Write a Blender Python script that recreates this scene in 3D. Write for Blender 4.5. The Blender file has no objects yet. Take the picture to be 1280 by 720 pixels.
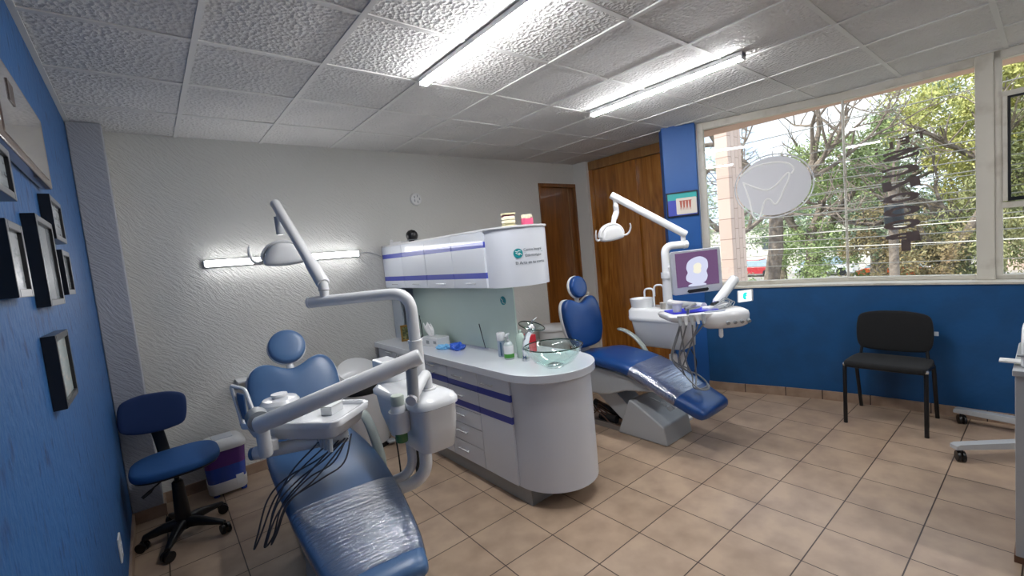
import bpy, bmesh, math, random
from mathutils import Vector, Matrix
rnd = random.Random(7)
C = bpy.context.scene.collection
sc = bpy.context.scene
PI = math.pi

# ------------------------------------------------------------------ camera
def cam_axes(yaw, pitch, roll):
    f = Vector((math.sin(yaw)*math.cos(pitch), math.cos(yaw)*math.cos(pitch), -math.sin(pitch)))
    r = f.cross(Vector((0, 0, 1))).normalized(); d = f.cross(r)
    c, s = math.cos(roll), math.sin(roll)
    return c*r + s*d, -s*r + c*d, f
R_, D_, F_ = cam_axes(.6843, .0815, .0965)
cd = bpy.data.cameras.new('camera'); cam = bpy.data.objects.new('camera', cd); C.objects.link(cam)
cd.sensor_width = 36; cd.lens = 557.08/1280*36; cd.clip_start = .02; cd.clip_end = 500
m = Matrix.Identity(4)
for i in range(3):
    m[i][0] = R_[i]; m[i][1] = -D_[i]; m[i][2] = -F_[i]
m[0][3], m[1][3], m[2][3] = 0, 0, 1.5816
cam.matrix_world = m; sc.camera = cam

# ------------------------------------------------------------------ colour management, sky, sun
sc.view_settings.view_transform = 'Standard'; sc.view_settings.look = 'None'
sc.view_settings.gamma = 1; sc.view_settings.use_curve_mapping = False
sc.view_settings.exposure = 1.3
SKY = .88; SUN = 2.45; TUBE = 56.0
w = bpy.data.worlds.new('sky'); sc.world = w; w.use_nodes = True
nt = w.node_tree; nt.nodes.clear()
wo = nt.nodes.new('ShaderNodeOutputWorld'); bg = nt.nodes.new('ShaderNodeBackground')
tc = nt.nodes.new('ShaderNodeTexCoord'); nz = nt.nodes.new('ShaderNodeTexNoise'); cr = nt.nodes.new('ShaderNodeValToRGB')
nz.inputs['Scale'].default_value = 3; nz.inputs['Detail'].default_value = 6
cr.color_ramp.elements[0].position = .4; cr.color_ramp.elements[0].color = (.62, .76, 1, 1)
cr.color_ramp.elements[1].position = .58; cr.color_ramp.elements[1].color = (.95, .97, 1, 1)
nt.links.new(tc.outputs['Generated'], nz.inputs['Vector']); nt.links.new(nz.outputs['Fac'], cr.inputs['Fac'])
nt.links.new(cr.outputs['Color'], bg.inputs['Color']); bg.inputs['Strength'].default_value = SKY
nt.links.new(bg.outputs['Background'], wo.inputs['Surface'])
sl = bpy.data.lights.new('sun', 'SUN'); sl.energy = SUN; sl.angle = .02; sl.color = (1, .95, .86)
so = bpy.data.objects.new('sun', sl); C.objects.link(so)
so.rotation_euler = Vector((-.62, .45, .8)).to_track_quat('Z', 'Y').to_euler()

# ------------------------------------------------------------------ helpers
def hx(s):
    s = s.lstrip('#'); v = [int(s[i:i+2], 16)/255 for i in (0, 2, 4)]
    return tuple((c/12.92 if c <= .04045 else ((c+.055)/1.055)**2.4) for c in v) + (1,)

def mat(name, col, rough=.5, metal=0, spec=.5, bump=None, var=None, coat=0, trans=0, emit=None, sheen=0, alpha=1):
    """bump=(scale, strength, distance[, stretch xyz]); var=(scale, colour2, lo, hi)"""
    M = bpy.data.materials.new(name); M.use_nodes = True
    n = M.node_tree.nodes; L = M.node_tree.links; b = n['Principled BSDF']
    c = hx(col) if isinstance(col, str) else col
    b.inputs['Base Color'].default_value = c; b.inputs['Roughness'].default_value = rough
    b.inputs['Metallic'].default_value = metal; b.inputs['Specular IOR Level'].default_value = spec
    b.inputs['Coat Weight'].default_value = coat; b.inputs['Transmission Weight'].default_value = trans
    b.inputs['Sheen Weight'].default_value = sheen; b.inputs['Alpha'].default_value = alpha
    if emit: b.inputs['Emission Color'].default_value = hx(emit[0]); b.inputs['Emission Strength'].default_value = emit[1]
    g = n.new('ShaderNodeNewGeometry') if (bump or var) else None
    if var:
        t = n.new('ShaderNodeTexNoise'); t.inputs['Scale'].default_value = var[0]; t.inputs['Detail'].default_value = 5
        mp = n.new('ShaderNodeMapping')
        if len(var) > 4: mp.inputs['Scale'].default_value = var[4]
        L.new(g.outputs['Position'], mp.inputs['Vector']); L.new(mp.outputs['Vector'], t.inputs['Vector'])
        r = n.new('ShaderNodeValToRGB'); e = r.color_ramp.elements
        e[0].position = var[2]; e[1].position = var[3]; e[0].color = c; e[1].color = hx(var[1])
        L.new(t.outputs['Fac'], r.inputs['Fac']); L.new(r.outputs['Color'], b.inputs['Base Color'])
    if bump:
        t = n.new('ShaderNodeTexNoise'); t.inputs['Scale'].default_value = bump[0]; t.inputs['Detail'].default_value = 4
        mp = n.new('ShaderNodeMapping')
        if len(bump) > 3: mp.inputs['Scale'].default_value = bump[3]
        if len(bump) > 4: mp.inputs['Rotation'].default_value = bump[4]
        L.new(g.outputs['Position'], mp.inputs['Vector']); L.new(mp.outputs['Vector'], t.inputs['Vector'])
        bm_ = n.new('ShaderNodeBump'); bm_.inputs['Strength'].default_value = bump[1]; bm_.inputs['Distance'].default_value = bump[2]
        L.new(t.outputs['Fac'], bm_.inputs['Height']); L.new(bm_.outputs['Normal'], b.inputs['Normal'])
    return M

def shift_of(p):
    while p.parent: p = p.parent
    return Vector(p.location) if p.get('_w') else Vector((0, 0, 0))
WORLD = {}
def obj(name, bm, material, parent=None, smooth=True, bev=0, seg=2, ang=38, label=None, solid=0, sub=0):
    me = bpy.data.meshes.new(name)
    bmesh.ops.recalc_face_normals(bm, faces=bm.faces[:])
    if parent is not None:
        r = parent
        while r.parent: r = r.parent
        if WORLD.get(r.name): bm.transform(Matrix.Translation(-Vector(r.location)))
    bm.to_mesh(me); bm.free()
    if isinstance(material, (list, tuple)):
        for q in material: me.materials.append(q)
    else: me.materials.append(material)
    if smooth:
        me.shade_smooth()
        if not bev: me.set_sharp_from_angle(angle=math.radians(ang))
    o = bpy.data.objects.new(name, me); C.objects.link(o)
    if parent is not None: o.parent = parent
    if solid:
        s = o.modifiers.new('solid', 'SOLIDIFY'); s.thickness = solid; s.offset = 0
    if bev:
        b = o.modifiers.new('bevel', 'BEVEL'); b.width = bev; b.segments = seg; b.limit_method = 'ANGLE'; b.angle_limit = math.radians(ang)
        b.harden_normals = True
    if sub:
        s = o.modifiers.new('sub', 'SUBSURF'); s.levels = sub; s.render_levels = sub
    if label: o['label'] = label
    return o

def thing(name, label, cat, loc=(0, 0, 0), rotz=0, group=None, world=True):
    o = bpy.data.objects.new(name, None); C.objects.link(o); o.empty_display_size = .1
    o.location = loc; o.rotation_euler = (0, 0, rotz); o['label'] = label; o['category'] = cat
    if group: o['group'] = group
    if world: WORLD[o.name] = True
    return o

def single(name, bm, material, label, cat, group=None, kind=None, **k):
    """a thing that is one mesh; origin at its base"""
    lo = Vector((min(v.co.x for v in bm.verts), min(v.co.y for v in bm.verts), min(v.co.z for v in bm.verts)))
    hi = Vector((max(v.co.x for v in bm.verts), max(v.co.y for v in bm.verts), 0))
    c = Vector(((lo.x+hi.x)/2, (lo.y+hi.y)/2, lo.z)); bm.transform(Matrix.Translation(-c))
    o = obj(name, bm, material, **k); o.location = c
    o['label'] = label; o['category'] = cat
    if group: o['group'] = group
    if kind: o['kind'] = kind
    return o

def struct(name, bm, material, **k):
    o = obj(name, bm, material, **k); o['kind'] = 'structure'; return o

def B(): return bmesh.new()
def box(bm, x0, x1, y0, y1, z0, z1, M=None, mi=0):
    vs = [bm.verts.new((x, y, z)) for z in (z0, z1) for y in (y0, y1) for x in (x0, x1)]
    if M is not None:
        for v in vs: v.co = M @ v.co
    for f in ((0, 1, 3, 2), (4, 6, 7, 5), (0, 4, 5, 1), (2, 3, 7, 6), (0, 2, 6, 4), (1, 5, 7, 3)):
        bm.faces.new([vs[i] for i in f]).material_index = mi
    return bm
def loft(bm, rings, cap=True, closed=False, mi=0):
    R = [[bm.verts.new(p) for p in r] for r in rings]; n = len(R[0])
    pairs = list(zip(R, R[1:])) + ([(R[-1], R[0])] if closed else [])
    for a, b in pairs:
        for i in range(n):
            bm.faces.new((a[i], a[(i+1) % n], b[(i+1) % n], b[i])).material_index = mi
    if cap and not closed:
        bm.faces.new(R[0][::-1]).material_index = mi; bm.faces.new(R[-1]).material_index = mi
    return bm
def prism(bm, pts, axis, a, b, M=None, mi=0):
    def P(p, t):
        v = {'z': (p[0], p[1], t), 'x': (t, p[0], p[1]), 'y': (p[0], t, p[1])}[axis]
        return M @ Vector(v) if M is not None else v
    return loft(bm, [[P(p, a) for p in pts], [P(p, b) for p in pts]], mi=mi)
def tube(bm, pts, r, seg=12, cap=True, closed=False, mi=0):
    pts = [Vector(p) for p in pts]; n = len(pts)
    rs = r if isinstance(r, (list, tuple)) else [r]*n
    def tan(i):
        if closed: return (pts[(i+1) % n]-pts[i-1]).normalized()
        a = pts[max(i-1, 0)]; b = pts[min(i+1, n-1)]; return (b-a).normalized()
    t = tan(0); u = t.cross(Vector((0, 0, 1)))
    if u.length < .1: u = t.cross(Vector((1, 0, 0)))
    u.normalize(); rings = []
    for i in range(n):
        t2 = tan(i); u = (u - t2*u.dot(t2))
        if u.length < 1e-6: u = t2.orthogonal()
        u.normalize(); v = t2.cross(u)
        rings.append([pts[i] + rs[i]*(math.cos(2*PI*k/seg)*u + math.sin(2*PI*k/seg)*v) for k in range(seg)])
    return loft(bm, rings, cap=cap, closed=closed, mi=mi)
def fillet(pts, r, n=6):
    pts = [Vector(p) for p in pts]; out = [pts[0]]
    for i in range(1, len(pts)-1):
        p, a, b = pts[i], pts[i-1], pts[i+1]
        da = min(r, (a-p).length*.49); db = min(r, (b-p).length*.49)
        A = p+(a-p).normalized()*da; Bq = p+(b-p).normalized()*db
        for k in range(n+1):
            t = k/n; out.append((1-t)**2*A + 2*t*(1-t)*p + t*t*Bq)
    out.append(pts[-1]); return out
def spline(pts, n=8):
    P = [Vector(p) for p in pts]; P = [2*P[0]-P[1]] + P + [2*P[-1]-P[-2]]; out = []
    for i in range(1, len(P)-2):
        for k in range(n):
            t = k/n; a, b, c, d = P[i-1], P[i], P[i+1], P[i+2]
            out.append(.5*((2*b)+(c-a)*t+(2*a-5*b+4*c-d)*t*t+(3*b-a-3*c+d)*t**3))
    out.append(P[-2]); return out
def lathe(bm, prof, c=(0, 0, 0), seg=32, M=None, mi=0):
    c = Vector(c); rings = []
    for r, z in prof:
        ring = [Vector((max(r, 1e-4)*math.cos(2*PI*k/seg), max(r, 1e-4)*math.sin(2*PI*k/seg), z)) for k in range(seg)]
        rings.append([c + (M @ p if M is not None else p) for p in ring])
    return loft(bm, rings, mi=mi)
def rrect(cx, cy, w_, h_, r, n=6):
    out = []
    for sx, sy, a0 in ((1, 1, 0), (-1, 1, PI/2), (-1, -1, PI), (1, -1, 3*PI/2)):
        for k in range(n+1):
            a = a0+PI/2*k/n
            out.append((cx+sx*(w_/2-r)+r*math.cos(a), cy+sy*(h_/2-r)+r*math.sin(a)))
    return out
def closed_spline(pts, n=6):
    m_ = len(pts); out = []
    for i in range(m_):
        a, b, c, d = [Vector((*pts[(i+j) % m_], 0)) for j in (-1, 0, 1, 2)]
        for k in range(n):
            t = k/n; q = .5*((2*b)+(c-a)*t+(2*a-5*b+4*c-d)*t*t+(3*b-a-3*c+d)*t**3); out.append((q.x, q.y))
    return out
def pillow(bm, outline, tf, tb, O, U, V, mi=0, edge=.35):
    """puffy pad: outline in (u,v), bulging tf along U x V and tb the other way"""
    O, U, V = Vector(O), Vector(U).normalized(), Vector(V).normalized(); N = U.cross(V)
    cu = sum(p[0] for p in outline)/len(outline); cv = sum(p[1] for p in outline)/len(outline)
    prof = [(1, edge), (.985, .62), (.95, .82), (.86, .94), (.6, 1), (.25, 1.03)]
    rings = []
    def ring(s, h): return [O+U*(cu+(u-cu)*s)+V*(cv+(v-cv)*s)+N*h for u, v in outline]
    for s, h in reversed(prof): rings.append(ring(s, -tb*h))
    for s, h in prof: rings.append(ring(s, tf*h))
    return loft(bm, rings, mi=mi)
def frame_m(O, X, Y, Z=None):
    X = Vector(X).normalized(); Y = Vector(Y); Y = (Y-X*Y.dot(X)).normalized(); Zv = X.cross(Y)
    M = Matrix.Identity(4)
    for i in range(3): M[i][0] = X[i]; M[i][1] = Y[i]; M[i][2] = Zv[i]; M[i][3] = O[i]
    return M
def text_bm(s, size, depth=.001, spacing=1.0, bold=0.0):
    cu = bpy.data.curves.new('t', 'FONT'); cu.body = s; cu.size = size; cu.extrude = depth; cu.offset = bold; cu.space_character = spacing; cu.resolution_u = 3
    o = bpy.data.objects.new('t', cu); C.objects.link(o)
    dg = bpy.context.evaluated_depsgraph_get(); me = bpy.data.meshes.new_from_object(o.evaluated_get(dg))
    bm = bmesh.new(); bm.from_mesh(me); bpy.data.objects.remove(o); bpy.data.meshes.remove(me); bpy.data.curves.remove(cu)
    return bm

# ------------------------------------------------------------------ materials
m_blue_l = mat('blue_paint_rough', '#1f5388', .62, bump=(34, .6, .008, (1, 1, .6)), var=(26, '#0e2c5c', .56, .74, (1, 1, .45)))
m_blue_b = mat('blue_paint_bay', '#0b4b7e', .55, bump=(30, .35, .005), var=(5, '#0b4676', .4, .6))
m_blue_c = mat('blue_paint_column', '#0f5298', .5, bump=(40, .2, .004))
m_white_wall = mat('white_paint', '#cfcdc8', .7, bump=(30, .3, .004))
m_trim = mat('window_trim_paint', '#c9c4b8', .5, bump=(20, .2, .003), var=(6, '#a89f90', .55, .8))
m_white = mat('white_plastic', '#dcdcdc', .28, coat=.3)
m_white2 = mat('white_enamel', '#e4e5e6', .22, coat=.5)
m_lil = mat('white_laminate', '#d4d7de', .3, coat=.25)
m_grey = mat('grey_plastic', '#8f9396', .4)
m_lgrey = mat('light_grey_enamel', '#aeb1b4', .3, coat=.2)
m_dark = mat('dark_rubber', '#17181b', .5)
m_black = mat('black_plastic', '#0c0d10', .38)
m_fab_black = mat('black_fabric', '#08090b', .85, sheen=.05, bump=(400, .3, .001))
m_hose = mat('dark_hose', '#484a51', .45)
m_hose2 = mat('grey_hose', '#7b7d80', .4)
m_chrome = mat('chrome', '#e6e8ea', .2, 1)
m_satin = mat('satin_metal', '#d5d8dc', .25, .35)
m_steel = mat('brushed_steel', '#b6b9bd', .28, 1)
m_vinyl1 = mat('slate_blue_vinyl', '#44648c', .33, bump=(120, .08, .001), var=(2.5, '#4a6c95', .4, .6))
m_vinyl2 = mat('royal_blue_vinyl', '#14407c', .3, bump=(120, .08, .001))
m_fab_blue = mat('navy_fabric', '#0c2c5c', .8, sheen=.1, bump=(500, .3, .001))
m_seat_blue = mat('blue_fabric', '#1c5088', .75, bump=(500, .3, .001))
m_stripe = mat('indigo_stripe', '#33429f', .3, coat=.3)
m_purple = mat('purple_plastic', '#5b2f80', .25, coat=.4)
m_bin_blue = mat('blue_bin_plastic', '#2d4fae', .25, coat=.4)
m_kick = mat('grey_kickboard', '#9a9a98', .5)
m_base_tile = mat('baseboard_tile', '#a58d79', .35, var=(9, '#947b68', .4, .6))
m_teal = mat('teal_print', '#128a90', .45)
m_ink = mat('grey_ink', '#4a545c', .5)
m_whitep = mat('white_paper', '#f0f0ee', .8)
m_glass_green = mat('frosted_green_glass', '#d3e4da', .14, coat=.5, var=(1.2, '#cadcd2', .3, .7))
m_red = mat('red_plastic', '#b3202e', .35)
m_bark = mat('tree_bark', '#6e6258', .9, bump=(18, .8, .03), var=(6, '#8c7f73', .4, .6))

def plaster(name, col, rot, col2):
    M = mat(name, col, .78); n = M.node_tree.nodes; L = M.node_tree.links; b = n['Principled BSDF']
    g = n.new('ShaderNodeNewGeometry'); w0 = n.new('ShaderNodeTexNoise'); w0.inputs['Scale'].default_value = 2.2
    mx = n.new('ShaderNodeVectorMath'); mx.operation = 'MULTIPLY_ADD'; mx.inputs[1].default_value = (.16, .16, .16)
    L.new(g.outputs['Position'], w0.inputs['Vector']); L.new(w0.outputs['Color'], mx.inputs[0]); L.new(g.outputs['Position'], mx.inputs[2])
    mp = n.new('ShaderNodeMapping'); mp.vector_type = 'POINT'; mp.inputs['Rotation'].default_value = (0, rot, 0); 
    L.new(mx.outputs[0], mp.inputs['Vector'])
    m2 = n.new('ShaderNodeMapping'); m2.inputs['Scale'].default_value = (.17, 1, 1); L.new(mp.outputs['Vector'], m2.inputs['Vector'])
    t = n.new('ShaderNodeTexNoise'); t.inputs['Scale'].default_value = 78; t.inputs['Detail'].default_value = 4; t.inputs['Roughness'].default_value = .6
    L.new(m2.outputs['Vector'], t.inputs['Vector'])
    bu = n.new('ShaderNodeBump'); bu.inputs['Strength'].default_value = .85; bu.inputs['Distance'].default_value = .011
    L.new(t.outputs['Fac'], bu.inputs['Height']); L.new(bu.outputs['Normal'], b.inputs['Normal'])
    return M
m_plaster = plaster('combed_plaster', '#cfcec9', -.72, '#b0aea8')
m_plaster2 = plaster('combed_plaster_column', '#a9abb2', -.8, '#9a9ca2')

def wood(name, c1, c2, c3, rough=.22):
    M = mat(name, c1, rough, coat=.4); n = M.node_tree.nodes; L = M.node_tree.links; b = n['Principled BSDF']
    g = n.new('ShaderNodeNewGeometry'); mp = n.new('ShaderNodeMapping'); mp.inputs['Scale'].default_value = (9, 9, .9)
    t = n.new('ShaderNodeTexNoise'); t.inputs['Scale'].default_value = 1.6; t.inputs['Detail'].default_value = 8; t.inputs['Distortion'].default_value = 1.4
    r = n.new('ShaderNodeValToRGB'); e = r.color_ramp.elements; e[0].position = .32; e[1].position = .72; e[0].color = hx(c1); e[1].color = hx(c3)
    x = r.color_ramp.elements.new(.52); x.color = hx(c2)
    L.new(g.outputs['Position'], mp.inputs['Vector']); L.new(mp.outputs['Vector'], t.inputs['Vector']); L.new(t.outputs['Fac'], r.inputs['Fac'])
    L.new(r.outputs['Color'], b.inputs['Base Color']); return M
m_wood = wood('varnished_wood', '#804d1c', '#9a6125', '#b07734')
m_wood_d = wood('door_wood', '#653a13', '#774718', '#875423', .3)
m_wood_f = wood('fascia_wood', '#7b5630', '#886138', '#966d42', .3)

def floor_mat():
    M = mat('ceramic_floor_tile', '#a58c76', .3); n = M.node_tree.nodes; L = M.node_tree.links; b = n['Principled BSDF']
    g = n.new('ShaderNodeNewGeometry'); mp = n.new('ShaderNodeMapping')
    mp.inputs['Location'].default_value = (-1.539, -1.780, 0)
    mp.vector_type = 'POINT'; mp.inputs['Rotation'].default_value = (0, 0, .0108)
    br = n.new('ShaderNodeTexBrick'); br.offset = 0; br.squash = 1
    br.inputs['Scale'].default_value = 1; br.inputs['Brick Width'].default_value = .3333; br.inputs['Row Height'].default_value = .3333
    br.inputs['Mortar Size'].default_value = .0032; br.inputs['Mortar Smooth'].default_value = .2
    br.inputs['Color1'].default_value = hx('#aa947f'); br.inputs['Color2'].default_value = hx('#b29d89'); br.inputs['Mortar'].default_value = hx('#43342c')
    L.new(g.outputs['Position'], mp.inputs['Vector']); L.new(mp.outputs['Vector'], br.inputs['Vector'])
    t = n.new('ShaderNodeTexNoise'); t.inputs['Scale'].default_value = 6; t.inputs['Detail'].default_value = 6
    L.new(g.outputs['Position'], t.inputs['Vector'])
    mx = n.new('ShaderNodeMix'); mx.data_type = 'RGBA'; mx.blend_type = 'MULTIPLY'
    r = n.new('ShaderNodeValToRGB'); r.color_ramp.elements[0].color = (.78, .74, .72, 1); r.color_ramp.elements[1].color = (1.05, 1.03, 1, 1)
    r.color_ramp.elements[0].position = .3; r.color_ramp.elements[1].position = .62
    L.new(t.outputs['Fac'], r.inputs['Fac']); mx.inputs['Factor'].default_value = 1
    L.new(br.outputs['Color'], mx.inputs[6]); L.new(r.outputs['Color'], mx.inputs[7]); L.new(mx.outputs[2], b.inputs['Base Color'])
    bu = n.new('ShaderNodeBump'); bu.invert = True; bu.inputs['Strength'].default_value = .5; bu.inputs['Distance'].default_value = .003
    L.new(br.outputs['Fac'], bu.inputs['Height']); L.new(bu.outputs['Normal'], b.inputs['Normal'])
    mr = n.new('ShaderNodeMapRange'); mr.inputs['To Min'].default_value = .27; mr.inputs['To Max'].default_value = .42
    L.new(t.outputs['Fac'], mr.inputs['Value']); L.new(mr.outputs['Result'], b.inputs['Roughness'])
    return M
m_floor = floor_mat()

def ceil_mat():
    M = mat('acoustic_ceiling_tile', '#a9a8a6', .9); n = M.node_tree.nodes; L = M.node_tree.links; b = n['Principled BSDF']
    g = n.new('ShaderNodeNewGeometry'); t = n.new('ShaderNodeTexNoise'); t.inputs['Scale'].default_value = 55; t.inputs['Detail'].default_value = 3
    v = n.new('ShaderNodeTexVoronoi'); v.inputs['Scale'].default_value = 48
    L.new(g.outputs['Position'], t.inputs['Vector']); L.new(g.outputs['Position'], v.inputs['Vector'])
    a = n.new('ShaderNodeMath'); a.operation = 'MULTIPLY'; L.new(t.outputs['Fac'], a.inputs[0]); L.new(v.outputs['Distance'], a.inputs[1])
    bu = n.new('ShaderNodeBump'); bu.inputs['Strength'].default_value = 1; bu.inputs['Distance'].default_value = .018
    L.new(a.outputs[0], bu.inputs['Height']); L.new(bu.outputs['Normal'], b.inputs['Normal'])
    t2 = n.new('ShaderNodeTexNoise'); t2.inputs['Scale'].default_value = 1.3; L.new(g.outputs['Position'], t2.inputs['Vector'])
    r = n.new('ShaderNodeValToRGB'); r.color_ramp.elements[0].position = .35; r.color_ramp.elements[1].position = .65
    r.color_ramp.elements[0].color = hx('#c9c8c6'); r.color_ramp.elements[1].color = hx('#d8d6d3')
    L.new(t2.outputs['Fac'], r.inputs['Fac']); L.new(r.outputs['Color'], b.inputs['Base Color'])
    return M
m_ceil = ceil_mat()
m_tbar = mat('ceiling_grid_enamel', '#cfcecb', .5)

def glass_thin(name, tint, refl=.09, rough=0.0, f=None):
    M = bpy.data.materials.new(name); M.use_nodes = True; n = M.node_tree.nodes; L = M.node_tree.links; n.clear()
    o = n.new('ShaderNodeOutputMaterial'); mx = n.new('ShaderNodeMixShader'); tr = n.new('ShaderNodeBsdfTransparent'); gl = n.new('ShaderNodeBsdfGlossy')
    tr.inputs['Color'].default_value = tint; gl.inputs['Roughness'].default_value = rough; gl.inputs['Color'].default_value = (1, 1, 1, 1)
    lw = n.new('ShaderNodeLayerWeight'); lw.inputs['Blend'].default_value = .5
    pw = n.new('ShaderNodeMath'); pw.operation = 'POWER'; pw.inputs[1].default_value = 5; L.new(lw.outputs['Facing'], pw.inputs[0])
    ad = n.new('ShaderNodeMath'); ad.operation = 'MULTIPLY_ADD'; ad.inputs[1].default_value = .85; ad.inputs[2].default_value = .04+(f or 0); L.new(pw.outputs[0], ad.inputs[0]); L.new(ad.outputs[0], mx.inputs['Fac'])
    L.new(tr.outputs['BSDF'], mx.inputs[1]); L.new(gl.outputs['BSDF'], mx.inputs[2]); L.new(mx.outputs['Shader'], o.inputs['Surface'])
    return M
m_pane = glass_thin('window_glass', (.93, .95, .94, 1))
m_screen = glass_thin('insect_mesh', (.75, .76, .70, 1))
m_bowl = glass_thin('bowl_glass', (.90, .975, .955, 1), f=.03)
m_rimg = glass_thin('glass_rim_green', (.18, .32, .28, 1), f=.05)
m_film = glass_thin('clear_plastic_film', (.93, .95, .98, 1), f=.28, rough=.11)
# crinkle in the wrap
n_ = m_film.node_tree.nodes; L_ = m_film.node_tree.links
g_ = n_.new('ShaderNodeTexCoord'); mp_ = n_.new('ShaderNodeMapping'); mp_.inputs['Scale'].default_value = (3.0, 75, 12)
t_ = n_.new('ShaderNodeTexNoise'); t_.inputs['Scale'].default_value = 1.0; t_.inputs['Detail'].default_value = 6; t_.inputs['Distortion'].default_value = .25
b_ = n_.new('ShaderNodeBump'); b_.inputs['Strength'].default_value = .8; b_.inputs['Distance'].default_value = .009
L_.new(g_.outputs['Object'], mp_.inputs['Vector']); L_.new(mp_.outputs['Vector'], t_.inputs['Vector']); L_.new(t_.outputs['Fac'], b_.inputs['Height'])
for q in n_:
    if q.type == 'BSDF_GLOSSY': L_.new(b_.outputs['Normal'], q.inputs['Normal'])

# ------------------------------------------------------------------ the room
ZC = 2.66; XL = -.26; YB = 4.12; XR = 4.68
YF = -3.2   # wall behind the camera
# inner line of the curved bay wall (x, y), then the window line behind it
BAY = [(4.30, 2.23), (4.34, 2.02), (4.43, 1.72), (4.52, 1.38), (4.585, 1.05), (4.62, .7), (4.65, .2), (4.66, -.4), (4.64, -1.1), (4.58, -1.9), (4.5, -2.6), (4.4, YF)]
WIN = [(4.42, 2.27), (4.80, 1.16), (4.84, .36), (4.86, -.45), (4.85, -1.3), (4.78, -2.2), (4.6, YF)]
ZS = 1.02
def smooth2(pts, n=5): return [(p.x, p.y) for p in spline([(x, y, 0) for x, y in pts], n)]
BAYS = smooth2(BAY)

struct('floor', box(B(), XL-.1, 5.3, YF-.1, YB+.1, -.12, 0), m_floor, smooth=False)
struct('ceiling', box(B(), XL-.1, 4.98, YF-.1, YB+.1, ZC, ZC+.15), m_ceil, smooth=False)
struct('wall_left', box(B(), XL-.12, XL, YF, YB+.1, 0, ZC), m_blue_l, smooth=False)
struct('wall_front', box(B(), XL-.12, 5.2, YF-.12, YF, 0, ZC), m_white_wall, smooth=False)
bm = B()
box(bm, XL, 3.94, YB, YB+.12, 0, ZC); box(bm, 4.64, 5.3, YB, YB+.12, 0, ZC); box(bm, 3.94, 4.64, YB, YB+.12, 2.4, ZC)
struct('wall_back', bm, m_plaster, smooth=False)
struct('trim_1', box(B(), XL, -.09, 3.92, YB, 0, ZC), m_plaster2, bev=.008)     # plastered column in the left corner
bm = B(); box(bm, 4.62, 4.95, 3.9, YB, 0, ZC); box(bm, 4.5, 4.98, 2.565, 2.615, 0, ZC); struct('wall_right', bm, m_white_wall, smooth=False)
# blue column by the window
bm = B(); prism(bm, [(4.15, 2.50), (4.30, 2.23), (4.40, 2.27), (4.52, 2.62), (4.3, 2.62)], 'z', 0, ZC)
struct('wall_column', bm, m_blue_c, bev=.006)
# bay wall: parapet with curved inner face
outer = [(x+.34, y) for x, y in BAYS]
bm = B(); loft(bm, [[(x, y, 0), (x, y, ZS), (ox, oy, ZS), (ox, oy, 0)] for (x, y), (ox, oy) in zip(BAYS, outer)])
struct('wall_bay', bm, m_blue_b)
# sill slab with thin nosing
bm = B(); loft(bm, [[(x-.012, y, ZS), (x-.012, y, ZS+.016), (ox, oy, ZS+.016), (ox, oy, ZS)] for (x, y), (ox, oy) in zip(BAYS, outer)])
struct('trim_2', bm, m_trim)
bm = B(); loft(bm, [[(x-.014, y, 0), (x-.014, y, .08), (x+.01, y, .08), (x+.01, y, 0)] for x, y in BAYS])
struct('baseboard_bay', bm, m_base_tile, smooth=False)
bm = B()
acc = 0
for (x, y), (x2, y2) in zip(BAYS, BAYS[1:]):
    L0 = math.hypot(x2-x, y2-y)
    if int((acc+L0)/.3333) != int(acc/.3333): box(bm, x-.0165, x+.004, y-.003, y+.003, .002, .0815)
    acc += L0
struct('trim_3', bm, mat('dark_grout', '#3c2f28', .8), smooth=False)
struct('baseboard_left', box(B(), XL, XL+.012, YF, 3.92, 0, .08), m_base_tile, smooth=False)
bm = B(); box(bm, -.09, 3.9, YB-.012, YB, 0, .08); box(bm, XL+.012, -.078, 3.908, 3.92, 0, .08); box(bm, -.09, -.078, 3.92, YB-.012, 0, .08)
struct('baseboard_back', bm, m_base_tile, smooth=False)
# ceiling grid
bm = B(); gx, gy, gt = -.2537, 2.452, .5600
for i in range(0, 10): box(bm, gx+gt*i-.0125, gx+gt*i+.0125, YF, YB, ZC-.007, ZC+.003)
for j in range(-10, 3): box(bm, XL, 4.9, gy+gt*j-.0125, gy+gt*j+.0125, ZC-.0062, ZC+.003)
box(bm, XL, XL+.022, YF, 3.92, ZC-.0075, ZC+.003)
struct('trim_4', bm, m_tbar, smooth=False)

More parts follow.
